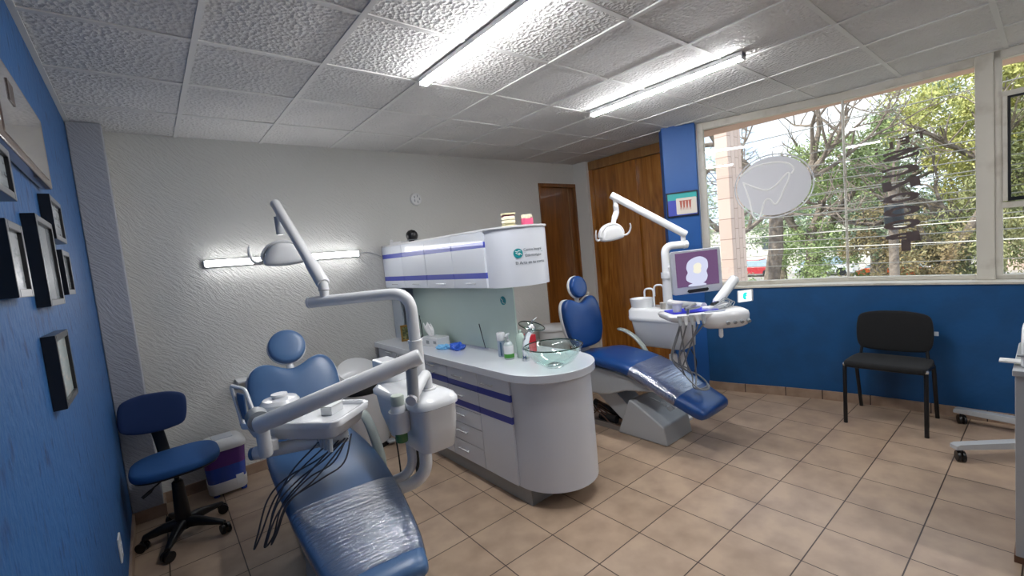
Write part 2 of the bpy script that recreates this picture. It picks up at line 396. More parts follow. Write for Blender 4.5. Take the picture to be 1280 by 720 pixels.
# windows: frame along WIN
def seg_frame(a, b):
    a = Vector((a[0], a[1], 0)); b = Vector((b[0], b[1], 0)); d = (b-a).normalized(); L0 = (b-a).length
    return frame_m(a, d, Vector((-d.y, d.x, 0))), L0   # local x along, local y toward the outside(+X side)
ZB, ZT = ZS+.016, ZC
wn = 0
for i in range(len(WIN)-1):
    M, L0 = seg_frame(WIN[i], WIN[i+1]); wn += 1
    fr = B()
    box(fr, 0, L0, -.03, .03, ZB, ZB+.035, M); box(fr, 0, L0, -.03, .03, ZT-.065, ZT, M)
    if i == 0: box(fr, 0, .06, -.04, .04, ZB, ZT, M); box(fr, L0-.008, L0+.008, -.02, .02, ZB, ZT, M)
    elif i == 1: box(fr, L0-.01, L0+.085, -.045, .045, ZB, ZT, M)
    else:
        box(fr, .085 if i == 2 else 0, .125, -.03, .03, ZB, ZT, M); box(fr, L0-.05, L0, -.03, .03, ZB, ZT, M)
        box(fr, .1, L0-.03, -.03, .03, 2.33, 2.37, M); box(fr, .1, L0-.03, -.03, .03, 1.55, 1.595, M)
        if i == 2:
            box(fr, .125, .15, -.05, -.01, 1.6, 2.33, M)
    fo = struct('window_%d' % wn, fr, m_trim, bev=.004)
    if i >= 2:
        dk = B(); box(dk, .15, .165, -.045, -.02, 1.62, 2.33, M); box(dk, .15, L0-.05, -.045, -.02, 1.60, 1.625, M); box(dk, .15, L0-.05, -.045, -.02, 2.315, 2.33, M)
        obj('sash', dk, m_black, fo, smooth=False, label='dark metal sash of the opening light')
    if i == 2:
        sc_ = B(); box(sc_, .165, L0-.06, -.036, -.034, 1.62, 2.32, M); obj('insect_screen', sc_, m_screen, fo, smooth=False)
    gp = B(); box(gp, .01, L0-.01, -.003, .003, ZB+.02, ZT-.04, M)
    obj('pane', gp, m_pane, fo, smooth=False)
# weathered concrete beam above the window outside
SOF = mat('peach_soffit_paint', '#d8b09a', .8)
struct('trim_5', prism(B(), [(4.6, 2.62), (4.9, 1.16), (4.9, YF), (5.45, YF), (5.3, .0), (5.15, .7), (5.08, 1.3), (4.95, 2.62)], 'z', 2.63, 2.85), SOF, smooth=False)
# unseen roof slab, added to keep the sun out of the room
struct('sun_block_slab', box(B(), XL-.4, 4.98, YF-.4, YB+.4, ZC+.16, ZC+.4), m_white_wall, smooth=False)

# ------------------------------------------------------------------ doors and wardrobe
bm = B(); box(bm, 3.94, 3.985, YB-.015, YB+.1, 0, 2.4); box(bm, 4.595, 4.62, YB-.015, YB+.1, 0, 2.4); box(bm, 3.985, 4.595, YB-.015, YB+.1, 2.355, 2.4)
d1 = struct('door_1', bm, m_wood_d, bev=.003)
bm = B(); box(bm, 3.985, 4.595, YB+.03, YB+.07, .01, 2.355); obj('door_leaf', bm, m_wood_d, d1, bev=.002)
bm = B(); box(bm, 4.50, 4.515, YB+.022, YB+.03, .01, 2.355); obj('moulding', bm, m_wood_f, d1, bev=.002)
wd = thing('sliding_wardrobe', 'varnished wooden floor to ceiling sliding wardrobe doors beside the blue column', 'wardrobe', (4.72, 3.2, 0))
bm = B(); box(bm, 4.66, 4.70, 2.62, 3.9, 2.54, ZC-.01); obj('fascia', bm, m_wood_f, wd, bev=.003)
bm = B(); box(bm, 4.665, 4.70, 3.84, 3.9, 0.0, 2.54); obj('frame_post', bm, m_wood, wd, bev=.003)
bm = B(); box(bm, 4.70, 4.725, 3.2, 3.85, .01, 2.54); obj('door', bm, m_wood, wd, bev=.002)
bm = B(); box(bm, 4.73, 4.755, 2.62, 3.24, .01, 2.54); obj('door', bm, m_wood, wd, bev=.002)
bm = B(); box(bm, 4.755, 4.9, 2.62, 3.9, 0, 2.6); obj('carcass', bm, m_wood_d, wd)

# ------------------------------------------------------------------ lamps
def lamp_mat(s): return mat('led_diffuser', '#ffffff', .4, emit=('#f8f9fb', s))
m_led = lamp_mat(TUBE); m_ledw = lamp_mat(13)
def ceiling_lamp(x, y0, y1, label, cap):
    t = thing('linear_lamp', label, 'ceiling lamp', (x, (y0+y1)/2, ZC-.01), group='linear lamps on the ceiling')
    bm = B(); box(bm, x-.027, x+.027, y0, y1, ZC-.036, ZC-.007); obj('housing', bm, m_white, t, bev=.002)
    bm = B(); prism(bm, [(x-.027, ZC-.035), (x-.025, ZC-.044), (x-.014, ZC-.051), (x+.014, ZC-.051), (x+.025, ZC-.044), (x+.027, ZC-.035)], 'y', y0+.012, y1-.012); obj('diffuser', bm, m_led, t)
    for ya, yb in ((y0, y0+.012), (y1-.012, y1)):
        bm = B(); box(bm, x-.028, x+.028, ya, yb, ZC-.053, ZC-.014); obj('end_cap', bm, m_white, t, bev=.003)
ceiling_lamp(1.42, 1.20, 2.39, 'lit linear lamp on the ceiling above the first chair, cut by the top edge', 1)
ceiling_lamp(2.97, 1.20, 2.40, 'lit linear lamp on the ceiling nearer to the window', 1)
ceiling_lamp(2.97, -1.6, -.4, 'added unseen linear lamp behind the viewer, brightening the room from the window side', 1)  # invented fixture out of view, added to brighten the interior
t = thing('wall_lamp', 'lit linear lamp tilted slightly on the plastered back wall', 'wall lamp', (.96, YB, 1.70))
Mw = frame_m((.96, YB-.02, 1.705), (1, 0, -.008), (0, -1, 0))
bm = B(); box(bm, -.60, .60, -.02, .010, -.025, .025, Mw); obj('housing', bm, m_lgrey, t, bev=.003)
bm = B(); prism(bm, [(-.024, .008), (-.022, .018), (-.012, .027), (.012, .027), (.022, .018), (.024, .008)][::-1], 'x', -.585, .585, frame_m((.96, YB-.02, 1.705), (1, 0, -.008), (0, 0, 1)) @ Matrix.Diagonal((1, 1, 1, 1))); obj('diffuser', bm, m_ledw, t)
bm = B(); tube(bm, spline([(1.56, YB-.02, 1.70), (1.62, YB-.012, 1.705), (1.70, YB-.01, 1.69), (1.795, YB-.02, 1.64)]), .004, 6); obj('power_cord', bm, m_lgrey, t)

# ------------------------------------------------------------------ sink island
XF, XP = 1.65, 1.97
cab = thing('sink_cabinet', 'long white laminate base cabinet with two blue stripes and a rounded end', 'cabinet', (1.95, 3.0, 0))
def dshape(x0, x1, yend, yw, r):   # straight from the wall, half round at the near end
    cx, cy = (x0+x1)/2, yend+r; out = [(x0, yw), (x0, cy)]
    for k in range(1, 24):
        a = PI+PI*k/24; out.append((cx+(x1-x0)/2*math.cos(a), cy+r*math.sin(a)))
    return out+[(x1, cy), (x1, yw)]
bm = B(); prism(bm, dshape(XF+.002, 2.22, 1.815, YB-.002, .30), 'z', .11, .80); obj('body', bm, m_lil, cab, ang=50)
bm = B(); box(bm, XF-.001, XF+.002, 2.13, 4.11, .118, .797); obj('gap_shade_sheet', bm, mat('painted_gap_shade', '#3e4046', .8), cab, smooth=False)  # dark sheet painted as shade so the gaps between fronts show
bm = B(); box(bm, 1.67, 2.16, 2.05, YB-.013, 0, .11); obj('plinth', bm, m_kick, cab, bev=.003)
def handle(parent, y, z, L_=.10, x=XF-.018):
    bm = B(); tube(bm, [(x-.014, y-L_/2-.012, z), (x-.014, y+L_/2+.012, z)], .0055, 8)
    for s in (-1, 1): tube(bm, [(x-.012, y+s*L_/2, z), (x+.006, y+s*L_/2, z)], .0036, 6)
    obj('handle', bm, m_satin, parent)
def front(name, y0, y1, z0, z1, stripes=()):
    bm = B(); g = .0035; zs = [z0+g, z1-g]; pieces = []
    cuts = []
    for a, b in stripes:
        a2, b2 = max(a, z0+g), min(b, z1-g)
        if b2 > a2: cuts += [(a2, b2)]
    cuts.sort(); z = z0+g
    for a, b in cuts:
        if a > z: box(bm, XF-.016, XF, y0+g, y1-g, z, a)
        box(bm, XF-.016, XF, y0+g, y1-g, a, b, mi=1); z = b
    if z < z1-g: box(bm, XF-.016, XF, y0+g, y1-g, z, z1-g)
    return obj(name, bm, [m_lil, m_stripe], cab, smooth=False)
ST = ((.655, .70), (.515, .56))
f = front('door', 2.125, 2.47, .115, .80, ST); handle(f, 2.35, .735)
for z0, z1, hz in ((.66, .80, .735), (.50, .66, .60), (.385, .50, .455), (.25, .385, .33), (.115, .25, .19)):
    f = front('drawer', 2.47, 2.86, z0, z1, ST); handle(f, 2.71, hz)
f = front('drawer', 2.86, 3.30, .70, .80, ST); handle(f, 3.09, .768)
f = front('door', 2.86, 3.30, .115, .70, ST); handle(f, 3.09, .715)
f = front('drawer', 3.30, 3.72, .70, .80, ST); handle(f, 3.6, .77)
f = front('door', 3.30, 3.72, .115, .70, ST); handle(f, 3.6, .6)
f = front('drawer', 3.72, 4.11, .70, .80, ST); handle(f, 3.85, .775)
f = front('door', 3.72, 4.11, .115, .70, ST); handle(f, 3.85, .70)
for px_, py_ in ((2.0, 1.95), (2.07, 2.0)):
    bm = B(); lathe(bm, [(.012, .055), (.014, .06), (.014, .10), (.02, .112)], (px_, py_, 0), 12); obj('pipe_stub', bm, m_trim, cab)
bm = B(); prism(bm, dshape(1.605, 2.25, 1.78, YB-.002, .33), 'z', .80, .85)
single('worktop', bm, mat('worktop_laminate', '#d3d6dc', .16, coat=.5), 'white worktop with a rounded end carrying the glass basin', 'worktop', bev=.004, ang=60)

# frosted glass screen and hanging cabinet
t = thing('glass_splashback', 'pale green frosted glass screen standing on the worktop under the wall cabinet', 'glass screen', (XP, 3.2, .85))
bm = B(); box(bm, XP, XP+.012, 2.41, 3.93, .856, 1.345); obj('glass_sheet', bm, m_glass_green, t, bev=.002)
bm = B(); box(bm, XP-.008, XP+.02, 2.41, 3.93, .85, .862); obj('bottom_channel', bm, m_chrome, t)
bm = B(); lathe(bm, [(.002, 0), (.032, 0), (.032, .001), (.002, .0012)], (XP-.0005, 2.53, 1.235), 24, Matrix.Rotation(-PI/2, 3, 'Y')); sk = obj('sticker', bm, m_teal, t, label='round teal sticker with a pale tooth')
bm = B(); tube(bm, [(XP-.003, 2.55, 1.25), (XP-.003, 2.53, 1.235), (XP-.003, 2.54, 1.225), (XP-.003, 2.515, 1.215)], .003, 5); obj('tooth_mark', bm, m_whitep, sk)
bm = B(); box(bm, 1.83, 1.985, 4.08, 4.115, .85, 1.345); box(bm, 1.83, 1.85, 3.93, 4.08, .85, 1.345); box(bm, 1.97, 1.99, 3.93, 4.08, .85, 1.345)
single('side_panel', bm, mat('grey_side_laminate', '#a9b0b9', .35), 'narrow grey panel unit between worktop and wall cabinet at the back wall', 'panel', bev=.002)
up = thing('wall_cabinet', 'white wall cabinet with blue stripes and a rounded end over the glass screen', 'cabinet', (2.04, 3.2, 1.345))
bm = B(); prism(bm, dshape(1.802, 2.28, 2.21, YB-.002, .24), 'z', 1.345, 1.738); obj('body', bm, m_lil, up, ang=50)
bm = B(); prism(bm, dshape(1.79, 2.29, 2.20, YB-.002, .25), 'z', 1.738, 1.75); obj('top_board', bm, m_white, up, ang=60)
bm = B(); box(bm, 1.8, 1.8025, 2.455, 4.105, 1.353, 1.73); obj('gap_shade_sheet', bm, bpy.data.materials['painted_gap_shade'], up, smooth=False)  # same painted shade behind the upper door gaps
US = ((1.415, 1.455), (1.625, 1.665))
def updoor(y0, y1):
    bm = B(); g = .0035; zz = [1.35, 1.415, 1.455, 1.625, 1.665, 1.733]
    for i in range(5): box(bm, 1.785, 1.801, y0+g, y1-g, zz[i], zz[i+1], mi=i % 2)
    f = obj('door', bm, [mat('gloss_white_laminate', '#dde1e8', .42, coat=.25), mat('gloss_stripe', '#4450b4', .42, coat=.25)], up, smooth=False)
    y = (y0+y1)/2-.03; bm = B(); tube(bm, [(1.772, y-.06, 1.383), (1.772, y+.06, 1.383)], .0035, 8)
    for s in (-1, 1): tube(bm, [(1.772, y+s*.04, 1.383), (1.786, y+s*.04, 1.383)], .003, 6)
    obj('handle', bm, m_satin, f)
for a, b in ((2.45, 2.865), (2.865, 3.28), (3.28, 3.695), (3.695, 4.11)): updoor(a, b)
# lettering wrapped on the rounded end
def wrap(bm, s0, z0, cx=2.04, cy=2.45, r=.2425, x0=1.802):
    """flat (x to the right seen from outside, y up) bent round the half circle; s = distance past the start of the curve"""
    for v in bm.verts:
        s = s0+v.co.x; a = PI+s/r
        rr = r+.0008+v.co.z; v.co = Vector((cx+rr*math.cos(a), cy+rr*math.sin(a), z0+v.co.y))
    return bm
def flat_disc(r, n=24, cx=0, cy=0, z=0, bm=None, sub=3, sx=1, sy=1):
    bm = bm or B(); rings = [[Vector((cx+sx*r*k/sub*math.cos(2*PI*i/n), cy+sy*r*k/sub*math.sin(2*PI*i/n), z)) for i in range(n)] for k in range(1, sub+1)]
    loft(bm, rings, cap=True); return bm
lg = wrap(flat_disc(.032), .245, 1.565); lo = obj('logo_disc', lg, m_teal, up, label='round teal logo')
for pts in ([(-.018, .016), (-.004, .008), (.004, .018), (.016, .014)], [(-.016, .004), (0, -.006), (.010, .004)], [(.004, -.014), (.014, 0), (.022, -.012)]):
    bm = B(); tube(bm, [(x, y, .0015) for x, y in pts], .0024, 5); obj('tooth_mark', wrap(bm, .245, 1.565), m_whitep, lo)
def cabtext(s, s0, z, size, m_=m_ink): obj('lettering', wrap(text_bm(s, size, .0003), s0, z), m_, up)
cabtext('Centro Integral', .283, 1.578, .024)
bm = B(); box(bm, 0, .16, -.0008, .0008, 0, .0006); obj('rule_line', wrap(bm, .285, 1.566), m_teal, up)
cabtext('Odontológico', .290, 1.540, .024)
cabtext('El Arte en tu sonrisa', .222, 1.492, .028, mat('dark_ink', '#2f3f4c', .5))

# ------------------------------------------------------------------ on the wall cabinet
t = thing('speaker', 'small black ball shaped speaker on top of the wall cabinet', 'speaker', (1.87, 3.62, 1.75))
bm = B(); lathe(bm, [(0, .003), (.028, .0), (.034, .012), (.047, .03), (.053, .055), (.047, .082), (.03, .10), (0, .108)], (1.87, 3.62, 1.75), 28); obj('ball', bm, m_black, t)
bm = B(); tube(bm, [(1.87+.05*math.cos(a/12*PI*2), 3.62+.05*math.sin(a/12*PI*2), 1.768) for a in range(12)], .003, 5, closed=True); obj('ring', bm, m_grey, t)
bm = B(); tube(bm, spline([(1.86, 3.57, 1.755), (1.84, 3.5, 1.756), (1.85, 3.42, 1.755)]), .003, 5); obj('cord', bm, m_lgrey, t)
t = thing('router', 'flat white box with a stubby upright beside the black ball speaker', 'router', (1.86, 3.86, 1.75))
bm = B(); box(bm, 1.82, 1.90, 3.75, 3.98, 1.75, 1.772); obj('case', bm, m_white, t, bev=.004)
bm = B(); box(bm, 1.825, 1.84, 3.95, 3.975, 1.772, 1.80); obj('upright', bm, m_white, t, bev=.003)
def tooth_model(x, y, z, rot, parts, label):
    t = thing('denture_model', label, 'dental model', (x, y, z), rot, world=False); return t
m_gum = mat('pink_gum_resin', '#d4587c', .35, coat=.3); m_tooth = mat('ivory_tooth_resin', '#e6ddc0', .35, coat=.3)
m_clear = mat('yellowed_acrylic', '#cfc7a0', .3); m_dkgum = mat('dark_gum', '#6e3340', .4)
def arch(bm, r, z0, z1, n=14, th=.012, up_=1, big=.011):
    for k in range(n):
        a = PI*(1.05*k/(n-1)-.025); x, y = r*math.cos(a), -r*1.05*math.sin(a)
        lathe(bm, [(big*.6, z0), (big, z0+(z1-z0)*.4), (big*.85, z0+(z1-z0)*.85), (big*.3, z1)], (x, y, 0), 8)
t = tooth_model(2.0, 2.42, 1.75, -.45, 0, 'ivory and dark red dental model on the rounded end of the wall cabinet')
U_ = rrect(0, 0, .105, .085, .035)
bm = B(); prism(bm, U_, 'z', 0, .016); obj('base', bm, m_clear, t, bev=.003)
bm = B(); prism(bm, rrect(0, .004, .088, .07, .03), 'z', .016, .03); obj('gum', bm, m_clear, t, bev=.004)
bm = B(); arch(bm, .038, .028, .05); obj('lower_teeth', bm, m_tooth, t)
bm = B(); arch(bm, .038, .075, .052); obj('upper_teeth', bm, m_tooth, t)
bm = B(); prism(bm, rrect(0, .004, .092, .074, .03), 'z', .068, .086); obj('upper_gum', bm, m_dkgum, t, bev=.004)
bm = B(); prism(bm, U_, 'z', .086, .098); obj('top_plate', bm, m_clear, t, bev=.003)
t = tooth_model(2.12, 2.36, 1.75, -.5, 0, 'pink dental model with pale teeth at the tip of the wall cabinet')
bm = B(); prism(bm, rrect(0, 0, .082, .065, .02), 'z', 0, .055); obj('gum', bm, m_gum, t, bev=.006)
bm = B(); arch(bm, .030, .05, .08, n=9, big=.011); obj('teeth', bm, m_tooth, t)
bm = B(); box(bm, .022, .03, -.028, -.02, .045, .082); obj('implant', bm, m_grey, t, bev=.002)

# ------------------------------------------------------------------ on the worktop
ZW = .85
t = thing('washbasin', 'round clear glass vessel basin with a dark rim on the worktop', 'basin', (1.885, 1.965, ZW))
prof = [(.045, .004), (.09, .014), (.135, .045), (.165, .085), (.182, .128)]
inner = [(r-.007, z+.006) for r, z in prof][::-1]
bm = B(); lathe(bm, prof+[(.182, .131), (.176, .131)]+inner[1:], (1.885, 1.965, ZW), 48); obj('bowl', bm, m_bowl, t, ang=80)
bm = B(); tube(bm, [(1.885+.180*math.cos(a/48*2*PI), 1.965+.180*math.sin(a/48*2*PI), ZW+.132) for a in range(48)], .0042, 8, closed=True); obj('rim', bm, m_rimg, t, label='dark green edge of the glass')
bm = B(); lathe(bm, [(0, .012), (.03, .012), (.034, .016), (.03, .02), (.02, .019), (.012, .023), (0, .024)], (1.885, 1.965, ZW), 24); obj('drain', bm, m_chrome, t)
bm = B(); lathe(bm, [(.05, .0), (.058, .004), (.05, .010), (.04, .01)], (1.885, 1.965, ZW), 24); obj('mounting_ring', bm, m_chrome, t)
t = thing('faucet', 'chrome waterfall tap with a round glass spout beside the basin', 'faucet', (1.93, 2.20, ZW))
bm = B(); tube(bm, spline([(1.885, 2.235, ZW), (1.888, 2.235, ZW+.06), (1.885, 2.22, ZW+.13), (1.878, 2.18, ZW+.19), (1.875, 2.15, ZW+.215)]), [.03]*4+[.026]*8+[.022]*8+[.02]*12+[.02], 16); obj('body', bm, m_chrome, t)
Mt = frame_m((1.875, 2.14, ZW+.235), (.8, -.3, -.18), (.3, .85, .22))
bm = B(); lathe(bm, [(.02, 0), (.05, -.004), (.08, .004), (.086, .010), (.08, .009), (.05, .001), (.02, .005)], Mt.to_translation(), 36, Mt.to_3x3()); obj('glass_disc', bm, m_bowl, t)
bm = B(); tube(bm, [Mt @ Vector((.085*math.cos(a/36*2*PI), .085*math.sin(a/36*2*PI), .009)) for a in range(36)], .0035, 6, closed=True); obj('disc_rim', bm, m_rimg, t)
bm = B(); lathe(bm, [(.026, -.02), (.03, -.006), (.028, .004), (.018, .012), (.008, .02), (.007, .05), (.0, .052)], Mt.to_translation(), 20, Mt.to_3x3()); obj('cap', bm, m_chrome, t)
bm = B(); tube(bm, [Mt @ Vector((0, 0, .04)), Mt @ Vector((.03, .01, .065))], .005, 8); obj('lever', bm, m_chrome, t)
t = thing('spray_can', 'tall grey blue bottle with a white cap in front of the glass screen', 'bottle', (1.885, 2.49, ZW))
bm = B(); lathe(bm, [(.0, 0), (.026, 0), (.028, .004), (.028, .11), (.026, .116), (0, .117)], (1.885, 2.49, ZW), 24); obj('bottle', bm, mat('blue_grey_label', '#a5b3c2', .3, metal=.3), t)
bm = B(); lathe(bm, [(0, .115), (.030, .115), (.032, .12), (.031, .165), (.028, .170), (0, .171)], (1.885, 2.49, ZW), 24); obj('cap', bm, m_white2, t)
bm = B(); box(bm, 1.858, 1.864, 2.46, 2.475, ZW+.01, ZW+.105); obj('label_band', bm, mat('dark_blue_print', '#3a5d7c', .4), t, bev=.002)
t = thing('soap_dispenser', 'pump bottle with a green and white label beside the tall capped bottle', 'soap bottle', (1.86, 2.38, ZW))
bm = B(); lathe(bm, [(0, 0), (.03, 0), (.034, .004), (.034, .10), (.024, .116), (.012, .122), (0, .123)], (1.86, 2.38, ZW), 24); obj('bottle', bm, mat('clear_bottle_plastic', '#b9c4c4', .15, coat=.5), t)
bm = B(); lathe(bm, [(.0349, .03), (.0352, .031), (.0352, .094), (.0349, .095)], (1.86, 2.38, ZW), 24); obj('label', bm, m_white2, t)
bm = B(); lathe(bm, [(.0354, .012), (.0358, .013), (.0358, .038), (.0354, .039)], (1.86, 2.38, ZW), 24); obj('label', bm, mat('green_print', '#3d8f2e', .4), t, label='green foot of the label')
bm = B(); lathe(bm, [(.013, .12), (.013, .135), (.006, .138), (.006, .165), (0, .166)], (1.86, 2.38, ZW), 16); tube(bm, [(1.885, 2.40, ZW+.168), (1.845, 2.375, ZW+.170), (1.825, 2.36, ZW+.158)], .0075, 8); obj('pump', bm, m_lgrey, t)
t = thing('sanitizer_bottle', 'translucent pale green bottle behind the tap', 'bottle', (1.935, 2.33, ZW))
bm = B(); lathe(bm, [(0, 0), (.03, 0), (.032, .005), (.032, .14), (.02, .165), (.014, .17), (.014, .19), (0, .191)], (1.935, 2.335, ZW), 20); obj('bottle', bm, mat('pale_green_bottle', '#a9bdb0', .2, coat=.4), t)
t = thing('glove_box', 'red box behind the tap and the glass basin', 'box', (2.08, 2.28, ZW))
bm = B(); box(bm, 2.02, 2.11, 2.37, 2.47, ZW, ZW+.125); obj('carton', bm, m_red, t, bev=.003)
bm = B(); box(bm, 2.018, 2.021, 2.39, 2.43, ZW+.03, ZW+.10); obj('label', bm, m_whitep, t)
t = thing('tissue_box', 'white tissue box with a tissue pulled up beside the blue gloves', 'tissue box', (1.86, 3.36, ZW))
Mq = Matrix.Translation((1.845, 3.36, ZW)) @ Matrix.Rotation(.12, 4, 'Z')
bm = B(); box(bm, -.06, .06, -.115, .115, 0, .075, Mq); obj('carton', bm, m_white2, t, bev=.002)
bm = B(); box(bm, -.0615, -.0605, -.09, -.05, .025, .05, Mq); box(bm, -.0615, -.0605, .01, .05, .02, .05, Mq); obj('print', bm, m_grey, t, smooth=False)
bm = B(); rings = []
for k in range(9):
    z = .07+.013*k; a = .02+.028*math.sin(k/8*2.4); rings.append([Mq @ Vector((a*.45*math.cos(q*PI/7)*(1+.3*math.sin(3*q)), .045+a*1.2*math.sin(q*PI/7)*(1+.2*math.sin(2*q))+.006*k, z+.02*math.sin(q*1.7)*k/8)) for q in range(14)])
loft(bm, rings, cap=False); obj('tissue', bm, m_whitep, t, solid=.001)
def crumple(c, sx, sy, h, seed):
    r = random.Random(seed); bm = B(); bmesh.ops.create_icosphere(bm, subdivisions=3, radius=1)
    ph = [r.uniform(0, 6) for _ in range(6)]
    for v in bm.verts:
        p = v.co.copy(); d = 1+.28*math.sin(4*p.x+ph[0])*math.sin(5*p.y+ph[1])+.2*math.sin(9*p.y+6*p.x+ph[2])+.1*math.sin(13*p.x-7*p.y+ph[3])
        v.co = Vector((c[0]+p.x*sx*d, c[1]+p.y*sy*d, c[2]+max(0, .35+.65*p.z)*h*d))
    return bm
single('face_mask', crumple((1.80, 3.15, ZW), .045, .07, .03, 3), mat('pale_blue_nonwoven', '#7fc2ee', .8), 'pale blue crumpled face mask beside the tissue box', 'face mask')
single('nitrile_glove', crumple((1.845, 3.01, ZW), .05, .055, .045, 5), mat('blue_nitrile', '#2f62cf', .45), 'bright blue crumpled glove on the worktop by the glass screen', 'glove')
t = thing('picture_frame', 'small gold photo frame standing at the back end of the worktop', 'picture frame', (1.90, 3.88, ZW))
Mq = frame_m((1.80, 3.80, ZW+.002), (.8, -.6, 0), (0, 0, 1))
bm = B(); [box(bm, *q, Mq) for q in ((-.055, -.04, 0, .15, -.008, .008), (.04, .055, 0, .15, -.008, .008), (-.055, .055, 0, .018, -.008, .008), (-.055, .055, .132, .15, -.008, .008))]; obj('frame', bm, mat('gilt_wood', '#a07c3c', .35, metal=.4), t, bev=.002)
bm = B(); box(bm, -.042, .042, .015, .134, -.003, .003, Mq); obj('photo', bm, mat('olive_photo', '#3c4526', .4, var=(30, '#8d8a5a', .45, .6)), t)
single('dental_explorer', (lambda b: (tube(b, [(1.905, 3.70, ZW), (1.90, 3.70, ZW+.17), (1.895, 3.70, ZW+.20), (1.89, 3.695, ZW+.225), (1.885, 3.685, ZW+.232), (1.88, 3.67, ZW+.225)], .004, 8), b)[1])(B()), m_black, 'thin dark hooked stick standing behind the lamp pole on the worktop', 'instrument')
single('brush_stick', (lambda b: (tube(b, [(1.955, 2.79, ZW+.01), (1.945, 2.83, ZW+.2)], [.003, .004], 6), b)[1])(B()), m_black, 'thin black stick leaning on the frosted glass screen', 'stick')

# detector on the wall and small shelf
t = thing('smoke_detector', 'round white detector with dark slots high on the back wall', 'detector', (2.21, YB, 2.2))
MX = Matrix.Rotation(PI/2, 3, 'X')
bm = B(); lathe(bm, [(.058, 0), (.062, .006), (.058, .028), (.04, .034), (0, .035)], (2.21, YB-.001, 2.2), 32, MX); obj('housing', bm, m_white, t)
bm = B()
for a in range(5): box(bm, -.005+.03*math.cos(a*1.256), .005+.03*math.cos(a*1.256), -.012+.03*math.sin(a*1.256), .012+.03*math.sin(a*1.256), .031, .036, Matrix.Translation((2.21, YB-.001, 2.2)) @ MX.to_4x4())
obj('slot', bm, m_grey, t, smooth=False)
t = thing('wall_shelf', 'small white bracket shelf low on the back wall left of the first chair back', 'shelf', (.52, YB, .78))
bm = B(); box(bm, .45, .66, YB-.16, YB, .775, .79); obj('board', bm, m_white, t, bev=.003)
bm = B(); prism(bm, [(YB, .775), (YB-.14, .775), (YB, .69)], 'x', .455, .47); obj('bracket', bm, m_white, t)
bm = B(); prism(bm, [(YB, .775), (YB-.14, .775), (YB, .69)], 'x', .64, .655); obj('bracket', bm, m_white, t)

